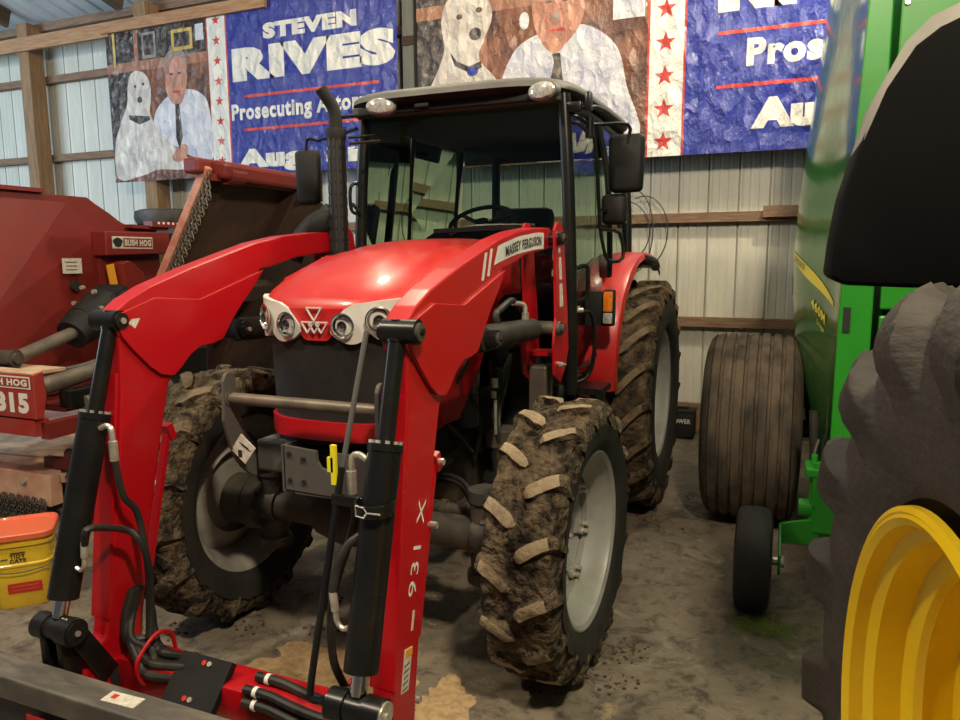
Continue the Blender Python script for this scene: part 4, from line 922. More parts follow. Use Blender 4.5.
# tilt cylinders with lower pivots
for s in (-1, 1):
    top = Vector((s*.585, -.747, 1.485)); bot = Vector((s*.595, -1.045, .455)); d = bot-top
    P = lambda t: top+d*t
    bm = NB(); cyl(bm, P(.315), P(.905), .050, seg=32)
    cyl(bm, P(.31), P(.33), .053, seg=32); cyl(bm, P(.70), P(.704), .0507, seg=32)
    tc_ = T('tilt_cylinder', bm, 'black')
    bm = NB(); cyl(bm, P(.02), P(.33), .027, seg=20); cyl(bm, P(-.03), P(.03), .030, seg=20); T('cylinder_eye', bm, 'black', parent=tc_)
    bm = NB(); cyl(bm, P(.90), P(.965), .025, seg=20); T('chrome_rod', bm, 'chrome', parent=tc_)
    for k in range(10):
        x, y = frame(d); a = 2*PI*k/10; c = P(.324)+(x*math.cos(a)+y*math.sin(a))*.044
        bm = NB(); cyl(bm, c-d.normalized()*.014, c-d.normalized()*.024, .007, seg=6); T('gland_bolt', bm, 'zinc', parent=tc_)
    o_ = 1 if s < 0 else -1       # hose fittings face the middle of the loader
    f0 = P(.355)+Vector((o_*.05, -.01, 0))
    bm = NB(); tube(bm, [f0, f0+Vector((.03*o_, 0, .012)), f0+Vector((.05*o_, 0, 0)), f0+Vector((.055*o_, 0, -.05))], .010, 10); cyl(bm, f0+Vector((.055*o_, 0, -.04)), f0+Vector((.055*o_, 0, -.11)), .015, seg=10)
    g0 = P(.80)+Vector((o_*.05, -.01, 0)); T('hose_fitting', bm, 'zinc', parent=tc_); bm = NB(); tube(bm, [g0, g0+Vector((.02*o_, 0, -.005)), g0+Vector((.038*o_, .0, .015)), g0+Vector((.042*o_, 0, .05))], .008, 10); cyl(bm, g0+Vector((.042*o_, 0, .045)), g0+Vector((.048*o_, 0, .10)), .012, seg=10)
    T('hose_fitting', bm, 'zinc', parent=tc_)
    bm = NB()
    if s < 0:
        tube(bm, [f0+Vector((.055, 0, -.10)), f0+Vector((.06, .02, -.24)), (-.465, -.80, .80), (-.435, -.80, .62), (-.44, -.80, .45), (-.43, -.82, .34)], .012, 10)
        tube(bm, [g0+Vector((.048, 0, .09)), g0+Vector((.075, 0, .15)), (-.46, -.86, .76), (-.42, -.84, .72), (-.405, -.82, .62), (-.43, -.80, .46), (-.42, -.82, .34)], .012, 10)
        tube(bm, [(-.50, -.74, .40), (-.44, -.78, .30), (-.34, -.80, .28), (-.2, -.80, .28)], .016, 10)
    else:
        tube(bm, [f0+Vector((-.055, 0, -.10)), f0+Vector((-.05, 0, -.2)), (.43, -.90, .70), (.42, -.9, .5), (.44, -.86, .36)], .013, 10)
        tube(bm, [g0+Vector((-.048, 0, .09)), g0+Vector((-.045, .02, .16)), g0+Vector((-.02, .05, .23)), g0+Vector((.04, .09, .27))], .012, 10)
    T('cylinder_hose', bm, 'hose', parent=tc_)
    # lower linkage
    bm = NB(); cyl(bm, bot-Vector((.075, 0, 0)), bot+Vector((.075, 0, 0)), .038, seg=28); cyl(bm, bot+Vector((.03, 0, 0)), bot+Vector((.088, 0, 0)), .047, seg=28); cyl(bm, bot-Vector((.03, 0, 0)), bot-Vector((.085, 0, 0)), .045, seg=28)
    for q in (-.05, .05):
        beam(bm, bot+Vector((q, 0, .02)), (bot.x+q, -.90, .22), .025, .075, 0, (0, 0, 1), .006); beam(bm, bot+Vector((q*.8, 0, .02)), (bot.x+q*.8, -1.04, .25), .025, .07, 0, (0, 1, 0), .006)
    lk = T('tilt_link', bm, 'black')
    bm = NB(); cyl(bm, bot+Vector((.088, 0, 0)), bot+Vector((.094, 0, 0)), .040, seg=24); T('link_pin', bm, 'zinc' if s > 0 else 'matblack', parent=lk)
    bm = NB(); cyl(bm, bot+Vector((.094, 0, 0)), bot+Vector((.10, 0, 0)), .010, seg=8); T('grease_nipple', bm, 'zinc', parent=lk)
# cross tube, hoses and valve cover
bm = NB(); box(bm, (0, -.80, .20), (1.10, .14, .13), bev=.012); T('cross_tube', bm, 'red')
for k, (y, z) in enumerate(((-.84, .285), (-.79, .30), (-.86, .255), (-.81, .275))):
    bm = NB(); tube(bm, [(-.52, -.80+.012*k, .50), (-.525, -.83+.01*k, .42), (-.51+.008*k, -.85, .34), (-.46+.012*k, y-.01, z+.02), (-.38, y-.02, z-.015), (-.24, y, z-.01)], .0155, 10)
    T('hydraulic_hose', bm, 'hose')
for k, (y, z) in enumerate(((-.80, .285), (-.865, .275), (-.875, .235))):
    bm = NB(); tube(bm, [(.04, y, z), (.14, y, z), (.25, y-.01, z-.01), (.36, y-.02, z-.012), (.45, y-.02, z), (.52, y-.05, z+.03)], .0165, 10); hh_ = T('hydraulic_hose', bm, 'hose')
    bm = NB(); cyl(bm, (.08, y, z), (.095, y, z), .0185, seg=12); T('hose_collar', bm, 'white', parent=hh_)
bm = NB(); box(bm, (-.165, -.86, .25), (.22, .17, .03), (.80, 0, 0), bev=.003); T('valve_cover', bm, 'matblack', smooth=False)
for x, u in ((-.165, .055), (-.142, .055), (-.180, -.055), (-.157, -.055)):
    c = Vector((x, -.86+u*math.cos(.80)*1.1, .25+u*math.sin(.80)*1.1)); nn = Vector((0, -math.sin(.80), math.cos(.80)))
    bm = NB(); cyl(bm, c+nn*.014, c+nn*.020, .009, seg=12); T('cover_bolt', bm, 'zinc' if x in (-.142, -.157) else 'labelred')
for s, x in ((-1, -.40), (1, .40)):
    bm = NB(); tube(bm, [(x, -.73, .26), (x, -.75, .33), (x, -.82, .355 if s < 0 else .33), (x+.0, -.90, .30), (x+.0, -.905, .24), (x, -.88, .20)], .008, 8); T('hose_strap', bm, 'red')
# level indicator rod
bm = NB(); tube(bm, [(.49, -.768, 1.485), (.472, -.83, 1.25), (.455, -.87, 1.08)], .0085, 8, smooth=False); rodm = T('level_rod', bm, 'framegrey')
bm = NB(); tube(bm, [(.455, -.87, 1.09), (.443, -.96, .75), (.432, -1.03, .48), (.445, -1.04, .445), (.49, -1.045, .455)], .011, 8); T('rod_tube', bm, 'black', parent=rodm)
bm = NB(); box(bm, (.440, -.888, 1.10), (.016, .012, .12)); box(bm, (.430, -.888, 1.10), (.02, .012, .045)); T('level_tag', bm, 'tagyellow', parent=rodm)
bm = NB(); box(bm, (.50, -.90, 1.0), (.12, .02, .032), bev=.003); lathe(bm, [(-.018, .054), (-.018, .058), (.018, .058), (.018, .054)], 24, closed=True, axis='z', c=(.592, -.915, 1.0)); T('rod_bracket', bm, 'black', parent=rodm)
bm = NB(); tube(bm, [(.64, -.968, 1.0), (.60, -.972, 1.0), (.59, -.972, 1.015), (.56, -.965, 1.015), (.56, -.965, .985), (.59, -.972, .985), (.60, -.972, 1.0)], .003, 6, smooth=False); T('bracket_clip', bm, 'zinc', parent=rodm)
# ================================================================== IMPLEMENT FRAME in front of the loader
t = thing('implement_frame', 'scuffed dark steel beam of the loader attachment, at the bottom left corner', 'loader attachment', (-2.15, 1.48, 0))
bm = NB(); prism(bm, [(-.05, .27), (-.05, .345), (-.045, .35), (.055, .35), (.06, .345), (.06, .27)], -1.3, 1.25, bev=.003); mk('beam', bm, 'beam', t, smooth=False)
bm = NB(); prism(bm, [(-.03, .27), (-.03, .06), (.05, .06), (.05, .27)], -1.2, 1.2); mk('lower_panel', bm, 'ink', t, smooth=False)
bm = NB(); box(bm, (0, .01, .035), (2.3, .12, .07), bev=.008); mk('cutting_edge', bm, 'beam', t, smooth=False)
bm = NB(); box(bm, (.12, -.052, .22), (.32, .004, .05)); mk('red_strip', bm, 'red', t, smooth=False)
bm = NB(); box(bm, (.33, .005, .3515), (.13, .05, .002), (0, 0, .05)); box(bm, (.295, .007, .353), (.02, .02, .001), mi=1); mk('paper_tag', bm, ['sticker', 'labelred'], t, smooth=False, label='cream paper tag')
# ================================================================== ROTARY CUTTER
RC = thing('rotary_cutter', 'folding wing rotary cutter in dusty faded red standing behind the tractor at the left', 'mower', (-5.2, 3.8, 0))
def RP(p): return (p[0]+5.2, p[1]-3.8, p[2])
def rbm(): return NB()
def C(name, bm, mats, parent=None, **k):
    for v in bm.verts: v.co = Vector((v.co.x+5.2, v.co.y-3.8, v.co.z))
    return mk(name, bm, mats, parent or RC, **k)
# left wing standing upright: outline in (Y, z)
bm = rbm()
LW = [(2.3, 2.24), (3.95, 2.24), (3.97, 2.215), (4.35, 2.215), (4.42, 2.17), (4.55, 2.10), (4.66, 2.03), (4.74, 2.0), (5.05, 1.99), (5.06, .95), (4.9, .6), (2.3, .6)]
prism(bm, LW, -5.36, -5.28, bev=.006); beam(bm, (-5.27, 2.3, 2.235), (-5.27, 3.95, 2.235), .06, .03); beam(bm, (-5.25, 4.70, 1.995), (-5.25, 5.1, 1.985), .12, .03)
wing1 = C('wing_deck', bm, 'oldred', smooth=False)
bm = rbm()      # shallow domed centre of the wing
pts = {'a': (-5.28, 2.3, 2.16), 'b': (-5.28, 4.16, 2.16), 'c': (-5.28, 4.42, 1.9), 'd': (-5.28, 4.42, .7), 'e': (-5.28, 2.3, .65), 'f': (-5.13, 3.35, 1.30), 'g': (-5.13, 3.35, .65), 'h': (-5.13, 2.3, 1.0)}
v = {k: bm.verts.new(p) for k, p in pts.items()}
for q in ('abf', 'afh', 'bcf', 'cdgf', 'fge', 'feh', 'hea'): face(bm, [v[k] for k in q])
C('wing_dome', bm, 'oldred', wing1, smooth=False)
bm = rbm(); prism(bm, [(4.36, 1.94), (5.04, 1.95), (5.04, 1.76), (4.36, 1.74)], -5.28, -5.12, bev=.01); prism(bm, [(4.40, 1.74), (5.02, 1.76), (5.02, .8), (4.40, .8)], -5.28, -5.24); C('logo_box', bm, 'oldred', wing1, smooth=False)
def badge(bm, o, ux, uz, w, h, nrm, ratio=.26):
    o = Vector(o); ux = Vector(ux); uz = Vector(uz); n_ = Vector(nrm)
    def R_(x0, x1, z0, z1, k, mi):
        face(bm, [bm.verts.new(o+ux*a+uz*b_+n_*k) for a, b_ in ((x0, z0), (x1, z0), (x1, z1), (x0, z1))], mi)
    R_(0, w, 0, h, .002, 0); R_(w*ratio, w*.98, h*.12, h*.88, .004, 1)
    text(bm, 'BUSH HOG', o+ux*(w*(ratio+.03))+uz*(h*.22)+n_*.006, ux, uz, w*(.92-ratio), h*.56, 0, .05)
    face(bm, [bm.verts.new(o+ux*(w*.13+w*.11*math.cos(a)*(1+.15*math.sin(3*a)))+uz*(h*.5+h*.40*math.sin(a))+n_*.005) for a in [2*PI*k/16 for k in range(16)]], 2)
bm = rbm(); badge(bm, (-5.12, 4.42, 1.80), (0, 1, 0), (0, 0, 1), .42, .10, (1, 0, 0)); C('logo', bm, ['sticker', 'oldred', 'ink'], wing1, smooth=False)
bm = rbm(); box(bm, (-5.20, 4.10, 1.66), (.004, .17, .12)); 
for k in range(3): box(bm, (-5.197, 4.09, 1.69-k*.03), (.002, .10, .006), mi=1)
C('sticker', bm, ['sticker', 'ink'], wing1, smooth=False, label='white rating sticker')
bm = rbm(); cyl(bm, (-5.24, 4.12, 1.50), (-5.19, 4.12, 1.50), .04); C('hole', bm, 'ink', wing1)
bm = rbm(); box(bm, (-5.12, 4.40, 1.56), (.012, .07, .22), (.15, 0, 0)); C('yellow_reflector', bm, 'labelorange', wing1, smooth=False)
bm = rbm(); prism(bm, [(4.44, 1.68), (4.52, 1.70), (4.66, 1.60), (4.66, 1.30), (4.50, 1.30)], -5.2, -5.05, bev=.01); C('wing_bracket', bm, 'oldred', wing1, smooth=False)
bm = rbm(); box(bm, (-5.2, 5.05, 2.02), (.1, .34, .05))
for k in range(6): box(bm, (-5.145, 4.95+k*.055, 2.03), (.004, .02, .02), mi=1)
C('wing_hinge', bm, ['oldred', 'white'], wing1, smooth=False)
# gearbox with black guard and drive shaft
bm = rbm(); G = Vector((-4.85, 4.05, 1.33))
box(bm, G+Vector((0, .05, .06)), (.26, .30, .20), (.3, 0, .4), bev=.05); box(bm, G+Vector((.08, .12, .02)), (.18, .18, .24), (.2, 0, .4), bev=.05)
cyl(bm, G+Vector((.03, .02, .02)), G+Vector((.06, -.22, -.10)), .155, .14, seg=28); cyl(bm, G+Vector((.06, -.22, -.10)), G+Vector((.08, -.34, -.17)), .14, .115, seg=28)
gb = C('gearbox_guard', bm, 'matblack', ang=30)
bm = rbm()
for a, c in ((-.02, .17), (.1, .14), (-.12, .05), (-.10, -.06), (.16, .02)): cyl(bm, G+Vector((a, -.13, c)), G+Vector((a+.01, -.16, c)), .016, seg=8)
C('guard_bolts', bm, 'zinc', gb)
bm = rbm(); cyl(bm, G+Vector((.07, -.24, -.13)), (-4.55, 3.10, 1.07), .045, seg=20); C('drive_shaft', bm, 'tube')
bm = rbm(); cyl(bm, (-4.75, 2.95, 1.09), (-4.36, 3.00, 1.10), .055, seg=20); cyl(bm, (-4.36, 3.0, 1.10), (-4.34, 3.003, 1.10), .036, seg=20); cyl(bm, (-4.55, 3.10, 1.00), (-4.52, 3.06, 1.12), .045, seg=16); C('yoke', bm, 'castgrey')
bm = rbm(); tube(bm, [(-4.6, 3.2, .95), (-4.5, 3.6, .98), (-4.4, 4.0, 1.12), (-4.5, 4.3, 1.3)], .012, 8); tube(bm, [(-4.6, 3.2, .92), (-4.45, 3.6, .94), (-4.3, 4.0, 1.05), (-4.4, 4.3, 1.25)], .010, 8); C('hydraulic_hose', bm, 'framegrey')
# model box
bm = rbm(); prism(bm, [(2.85, .77), (2.85, 1.035), (2.92, 1.05), (2.93, .90), (2.90, .77)], -5.22, -4.02, bev=.005); prism(bm, [(2.86, .66), (2.86, .76), (2.95, .76), (2.95, .66)], -5.2, -4.05)
bx = C('hitch_box', bm, 'boxred', smooth=False)
bm = rbm(); prism(bm, [(2.855, 1.037), (2.92, 1.050), (2.92, 1.057), (2.855, 1.044)], -5.21, -4.03); box(bm, (-4.75, 3.15, 1.0), (.9, .26, .02)); C('dust_layer', bm, 'dust', bx, smooth=False)
bm = rbm(); text(bm, '3815', (-4.47, 2.848, .80), (1, 0, 0), (0, 0, 1), .40, .125, 0, .06); badge(bm, (-4.50, 2.848, .95), (1, 0, 0), (0, 0, 1), .46, .075, (0, -1, 0), .05); C('model_number', bm, ['white', 'boxred', 'ink'], bx, smooth=False)
# frame tubes between centre deck and wings
bm = rbm(); cyl(bm, (-4.15, 2.98, .93), (-4.3, 4.3, 1.07), .055, seg=20); cyl(bm, (-4.05, 3.2, .80), (-4.0, 4.1, .82), .05, seg=16); C('fold_cylinder', bm, 'tube')
bm = rbm(); box(bm, (-4.1, 3.5, .84), (.10, .8, .12), bev=.01); box(bm, (-4.3, 3.9, .66), (.8, .5, .18), bev=.02); box(bm, (-4.0, 4.0, .95), (.18, .3, .26), bev=.02); C('hinge_block', bm, 'black', smooth=False)
bm = rbm(); prism(bm, [(2.9, .64), (4.4, .66), (4.4, .74), (2.9, .74)], -4.06, -3.99); box(bm, (-4.28, 3.7, .78), (.35, 1.2, .04)); C('hinge_plate', bm, 'oldred', smooth=False)
# centre deck
bm = rbm(); prism(bm, [(-6.6, 3.12), (-4.22, 3.12), (-4.02, 3.35), (-3.98, 5.6), (-6.6, 5.6)], .28, .34, axis='z', bev=.006); C('deck', bm, 'dustred', smooth=False)
bm = rbm(); prism(bm, [(3.05, .14), (3.06, .34), (3.14, .36), (3.14, .14)], -6.6, -4.24, bev=.004); cyl(bm, (-4.47, 3.06, .29), (-4.47, 3.035, .29), .02, seg=16, mi=1); cyl(bm, (-5.1, 3.06, .29), (-5.1, 3.035, .29), .02, seg=16, mi=1)
C('front_skirt', bm, ['dustred', 'zinc'], smooth=False)
bm = rbm(); box(bm, (-5.0, 3.62, .347), (1.1, .62, .012), (0, 0, .10)); C('step_plate', bm, 'dust', smooth=False)
bm = rbm(); box(bm, (-4.28, 3.16, .40), (.22, .05, .07), bev=.006); box(bm, (-4.16, 3.20, .42), (.10, .12, .12), bev=.01); box(bm, (-4.10, 3.2, .22), (.16, .14, .30), bev=.03); box(bm, (-3.98, 3.45, .50), (.14, .5, .16), (.3, 0, 0), bev=.02); C('deck_bracket', bm, 'oldred', smooth=False)
bm = rbm(); cyl(bm, (-4.10, 3.14, .38), (-4.10, 3.09, .38), .03, seg=6); C('bolt', bm, 'castgrey')
bm = rbm(); cyl(bm, (-4.08, 3.14, .27), (-4.08, 3.10, .27), .02, seg=6); C('bolt', bm, 'castgrey')
bm = rbm(); cyl(bm, (-4.20, 3.17, .47), (-4.0, 3.17, .47), .03); C('hinge_pin', bm, 'castgrey')
# hanging chain: alternating links, one mesh reused
def chain_bm(n, r=.013, wr=.0035, L=.034):
    bm = NB()
    for k in range(n):
        z = -k*L*.78; pts = []
        for i in range(9):
            a = 2*PI*i/8; x = r*math.cos(a); zz = z+L*.5*math.sin(a)
            pts.append((x, 0, zz) if k % 2 == 0 else (0, x, zz))
        tube(bm, pts, wr, 5, smooth=False)
    return bm
ch = mk('chain', chain_bm(6), 'castgrey', RC, (-4.28+5.2, 3.035-3.8, .175))
for i in range(1, 26): dup(ch, RC, (-4.28-i*.036+5.2, 3.035-3.8+(.008 if i % 2 else 0), .175))
# right wing folded up and leaning, underside towards the tractor
A_ = Vector((-5.02, 4.3, .70)); B_ = Vector((-3.97, 4.3, 2.37)); dv2 = (B_-A_).normalized(); nm = Vector((dv2.z, 0, -dv2.x))
bm = rbm()
for (o0, th) in ((0, .04),):
    P4 = [A_-dv2*.35, B_, B_+Vector((0, 1.22, 0)), B_-dv2*.35+Vector((0, 2.0, 0)), A_-dv2*.35+Vector((0, 2.6, 0))]
    va = [bm.verts.new(p) for p in P4]; vb = [bm.verts.new(p-nm*.05) for p in P4]
    face(bm, va); face(bm, vb[::-1])
    for i in range(5): face(bm, [va[i], vb[i], vb[(i+1) % 5], va[(i+1) % 5]])
wing2 = C('wing_deck', bm, 'rustbrown', smooth=False)
bm = rbm(); beam(bm, A_+Vector((0, -.0, 0)), B_+dv2*.02, .06, .07, 0, nm, .01); C('wing_edge', bm, 'pink', wing2, smooth=False)
bm = rbm(); 
for yy in (1.0,): beam(bm, A_+Vector((0, yy, 0))+nm*.05, B_+Vector((0, yy, 0))+nm*.05, .05, .12, 0, nm)
cyl(bm, A_+dv2*1.0+Vector((0, .75, 0)), A_+dv2*1.0+Vector((0, .75, 0))+nm*.22, .10, seg=20); box(bm, A_+dv2*1.0+Vector((0, .75, 0))+nm*.22, (.1, .9, .16), (0, .55, .3), bev=.01)
C('blade_carrier', bm, 'rustbrown', wing2, smooth=False)
bm = rbm(); box(bm, B_+Vector((.06, .68, .00)), (.16, 1.25, .13), (0, .2, 0), bev=.03); box(bm, B_+Vector((-.06, .05, .02)), (.14, .30, .11), bev=.02); cyl(bm, B_+Vector((.06, .12, -.02)), B_+Vector((.06, .28, -.02)), .085, seg=18); box(bm, B_+Vector((.03, .5, -.06)), (.05, 1.0, .05)); C('wing_skid', bm, 'oldred', wing2, smooth=False)
ch2 = None
wch = chain_bm(5, .016, .004, .042)
for i in range(44):
    p = A_+dv2*(.42+i*.0355)+nm*.045+Vector((0, -.02 if i % 2 else .01, 0))
    loc = (p.x+5.2, p.y-3.8, p.z)
    if ch2 is None: ch2 = mk('chain', wch, 'tube', RC, loc)
    else: dup(ch2, RC, loc)
bm = rbm(); box(bm, (-4.35, 4.9, .55), (.9, .9, .30), bev=.02); cyl(bm, (-3.75, 5.0, .45), (-3.45, 5.0, .45), .42, seg=36); cyl(bm, (-3.46, 5.0, .45), (-3.43, 5.0, .45), .2, seg=24, mi=1); C('transport_tire', bm, ['rubber', 'framegrey'])
# ================================================================== BUCKET
t = thing('bucket', 'yellow plastic pail with orange lid standing on the floor at the left edge', 'bucket', (-3.47, 2.33, 0), .80); t.scale = (1.05, 1.05, 1.06)
def rsq(w, z, r=.25, n=40):
    return [(w*math.copysign(abs(math.cos(a))**.38, math.cos(a)), w*math.copysign(abs(math.sin(a))**.38, math.sin(a)), z) for a in [2*PI*i/n for i in range(n)]]
def rings(bm, L, mi=0, capa=True, capb=True):
    RR = [[bm.verts.new(p) for p in l] for l in L]
    for A, B in zip(RR, RR[1:]):
        for i in range(len(A)): face(bm, [A[i], A[(i+1) % len(A)], B[(i+1) % len(B)], B[i]], mi)
    if capa: face(bm, RR[0][::-1], mi)
    if capb: face(bm, RR[-1], mi)
bm = NB(); rings(bm, [rsq(.108, 0), rsq(.112, .01), rsq(.124, .20), rsq(.130, .205), rsq(.131, .215), rsq(.126, .22), rsq(.130, .30), rsq(.140, .305), rsq(.141, .318), rsq(.132, .322), rsq(.134, .34)]); mk('pail', bm, 'yellow', t, ang=30)
bm = NB(); rings(bm, [rsq(.143, .335), rsq(.148, .338), rsq(.148, .36), rsq(.143, .366), rsq(.132, .366), rsq(.128, .358), rsq(.01, .357)]); mk('lid', bm, 'orange', t, ang=30)
bm = NB(); F_ = lambda x, z, k=0: Vector((x, -(.112+.012*z/.2)-.003-k, z))
def lab(x0, x1, z0, z1, k, mi): face(bm, [bm.verts.new(F_(a, b_, k)) for a, b_ in ((x0, z0), (x1, z0), (x1, z1), (x0, z1))], mi)
lab(-.055, .085, .075, .125, 0, 0)
for k in range(2): lab(-.04, .07, .107-k*.018, .111-k*.018, .001, 2)
mk('label', bm, ['labelred', 'ink', 'orange', 'framegrey'], t, smooth=False); bm = NB()
F_ = lambda x, z, k=0: Vector((x, -.1285-(z-.22)*.05-.002-k, z))
text(bm, 'TIDY', (-.035, -.1345, .250), (1, 0, 0), (0, 0, 1), .065, .018, 1, .04); text(bm, 'CATS', (-.035, -.1335, .228), (1, 0, 0), (0, 0, 1), .065, .018, 1, .04); lab(-.07, -.042, .245, .252, .002, 3); lab(-.03, .03, .272, .278, .004, 1); 
mk('name_print', bm, ['labelred', 'ink', 'orange', 'framegrey'], t, smooth=False)
bm = NB(); tube(bm, [(-.139, 0, .30), (-.15, -.06, .26), (-.14, -.135, .21), (0, -.15, .185), (.14, -.135, .21), (.15, -.06, .26), (.139, 0, .30)], .003, 6); mk('handle', bm, 'wire', t)
# ================================================================== ROUND BALER
RB = thing('round_baler', 'glossy green round baler with yellow decals standing at the right in front of the wall', 'baler', (.9, 5.2, 0))
def B(name, bm, mats, parent=None, **k):
    for v in bm.verts: v.co = Vector((v.co.x-.9, v.co.y-5.2, v.co.z))
    return mk(name, bm, mats, parent or RB, **k)
XM = [(.45, .24), (.7, .19), (.95, .14), (1.2, .105), (1.5, .075), (1.75, .075), (2.05, .09), (2.4, .12), (2.8, .16), (3.2, .195), (3.7, .23)]
def sstep(t): t = max(0, min(1, t)); return t*t*(3-2*t)
def Xs(Y, z):
    for (a, xa), (b_, xb) in zip(XM, XM[1:]):
        if z <= b_: xm = xa+(xb-xa)*max(0, (z-a)/(b_-a)); break
    else: xm = XM[-1][1]
    g = sstep((Y-3.9)/1.1); g2 = sstep((Y-5.3)/1.2)
    x0 = .27+.055*max(0, min(1, (z-1.4)/1.8)); return x0-(x0-xm)*g+.25*g2
bm = NB(); NY, NZ = 40, 48; grid = []
for i in range(NY+1):
    Y = 3.9+2.7*i/NY; row = []
    for j in range(NZ+1):
        z = .45+3.1*j/NZ; row.append(bm.verts.new((Xs(Y, z), Y, z)))
    grid.append(row)
for i in range(NY):
    for j in range(NZ): face(bm, [grid[i][j], grid[i+1][j], grid[i+1][j+1], grid[i][j+1]])
back = [[bm.verts.new(v.co+Vector((.03, 0, 0))) for v in r] for r in (grid[0], grid[-1])]
for r, q in ((grid[0], back[0]), (grid[-1], back[1])):
    for a in range(NZ): face(bm, [r[a], r[a+1], q[a+1], q[a]])
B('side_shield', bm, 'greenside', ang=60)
bm = NB(); box(bm, (1.05, 5.2, 2.0), (1.15, 2.4, 2.9), bev=.04); B('bale_chamber', bm, 'greendark', smooth=False)
bm = NB()
prism(bm, [(.268, .5), (.415, .5), (.415, 3.55), (.335, 3.55), (.322, 3.2), (.27, 1.4)], 3.87, 3.91, axis='y', bev=.008); box(bm, (1.22, 3.93, 3.24), (1.55, .05, .62), bev=.01); box(bm, (1.22, 3.93, 2.18), (1.55, .05, 1.46), bev=.01); box(bm, (1.22, 3.93, .97), (1.55, .05, .90), bev=.01)
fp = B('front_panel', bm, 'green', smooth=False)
bm = NB()
for x, z in ((.47, 2.83), (.72, 2.86), (.47, 3.0), (.39, 1.36), (.39, 1.12), (.75, 2.88)): cyl(bm, (x, 3.905, z), (x, 3.893, z), .012, seg=8)
B('panel_bolts', bm, 'zinc', fp)
bm = NB(); box(bm, (.305, 3.868, 1.40), (.032, .012, .12)); B('panel_slot', bm, 'ink', fp, smooth=False)
# yellow sweep decal
bm = NB(); V = []
for i in range(25):
    t = i/24; Y = 5.02-.95*t; zc = 1.742-.272*t**1.5; wd = .004+.075*math.sin(min(1, t*1.25+.12)*PI*.62)*(1-.75*t**3)
    V.append([bm.verts.new((Xs(Y, z)-.003, Y, z)) for z in (zc-wd, zc)])
for a, c in zip(V, V[1:]): face(bm, [a[0], a[1], c[1], c[0]])
text(bm, 'DEERE', (0, 4.86, 1.675), (0, -1, -.20), (0, 0, 1), .26, .035, 1, .02, fn=lambda p: Vector((Xs(p.y, p.z)-.006, p.y, p.z)))
B('yellow_stripe', bm, ['decalyellow', 'greendark'], smooth=False)
bm = NB()
text(bm, '460M', (0, 4.46, 1.425), (0, -.93, -.30), (0, 0, 1), .27, .055, 0, .04, fn=lambda p: Vector((Xs(p.y, p.z)-.005, p.y, p.z)))
text(bm, 'Silage', (0, 4.36, 1.33), (0, -.93, -.25), (0, 0, 1), .15, .034, 0, .01, fn=lambda p: Vector((Xs(p.y, p.z)-.005, p.y, p.z)))
B('model_decal', bm, 'decalyellow', smooth=False)
bm = NB(); text(bm, 'i', (0, 5.0, 1.49), (0, -1, 0), (0, 0, 1), .02, .05, 1, fn=lambda p: Vector((Xs(p.y, p.z)-.006, p.y, p.z)))
face(bm, [bm.verts.new((Xs(y, z)-.004, y, z)) for y, z in ((5.05, 1.46), (4.95, 1.46), (4.95, 1.58), (5.05, 1.58))]); B('white_decal', bm, ['sticker', 'ink'], smooth=False)
# ribbed carrying wheel
R0, h0 = .61, .285
prof = [(-.20, .22), (-.27, .24), (-h0-.01, .36), (-h0, .50), (-h0+.02, .56), (-h0+.045, R0-.022)]
nr = 7; x = -h0+.045; wr = (2*h0-.09)/nr
for k in range(nr):
    a = x+k*wr; cr = lambda q: R0-.02-.030*abs(q/(h0))**2.2+.014
    prof += [(a+.006, cr(a)-.018), (a+.010, cr(a)), (a+wr*.5, cr(a+wr*.5)+.001), (a+wr-.014, cr(a+wr)), (a+wr-.010, cr(a+wr)-.018)]
prof += [(h0-.045, R0-.022), (h0-.02, .56), (h0, .50), (h0+.01, .36), (.27, .24), (.20, .22)]
bm = NB(); lathe(bm, prof, 96, c=(-.125, 4.97, R0), closed=True, disp=lambda p, hh, r, a: p*(1+.004*noise.noise(p*5))); bt = B('ribbed_tire', bm, 'dustyrubber', ang=25)
bm = NB(); lathe(bm, [(-.21, .23), (-.20, .21), (-.12, .18), (-.10, .06), (-.16, .05), (-.16, .001)], 40, c=(-.125, 4.97, R0)); lathe(bm, [(.21, .23), (.12, .18), (.1, .001)], 40, c=(-.125, 4.97, R0)); B('rim', bm, 'jdyellow', bt)
bm = NB(); cyl(bm, (-.1, 4.97, .61), (.6, 4.97, .61), .06); box(bm, (.5, 4.97, .62), (.3, .2, .3)); B('axle', bm, 'greendark')
# pickup gauge wheel and its arm
bm = NB(); lathe(bm, [(-.05, .10), (-.078, .13), (-.084, .19), (-.074, .232), (-.045, .247), (0, .25), (.045, .247), (.074, .232), (.084, .19), (.078, .13), (.05, .10)], 48, c=(-.055, 3.60, .25), closed=True); gw = B('gauge_wheel', bm, 'rubber')
bm = NB(); lathe(bm, [(-.07, .125), (-.05, .10), (-.02, .06), (-.05, .04), (-.05, .001)], 32, c=(-.055, 3.60, .25)); lathe(bm, [(.07, .125), (.05, .10), (.02, .001)], 32, c=(-.055, 3.60, .25)); B('wheel_hub', bm, 'jdyellow', gw)
bm = NB(); cyl(bm, (.0, 3.6, .25), (.07, 3.6, .25), .02, seg=12); cyl(bm, (.07, 3.6, .25), (.085, 3.6, .25), .03, seg=6, mi=0); B('wheel_axle', bm, 'zinc', gw)
bm = NB(); prism(bm, [(3.55, .20), (3.55, .30), (3.66, .36), (3.78, .38), (3.78, .28), (3.70, .24), (3.64, .20)], .055, .068, bev=.003)
prism(bm, [(.06, .28), (.06, .38), (.12, .40), (.20, .42), (.24, .48), (.24, .30), (.16, .285)], 3.76, 3.785, axis='y', bev=.003)
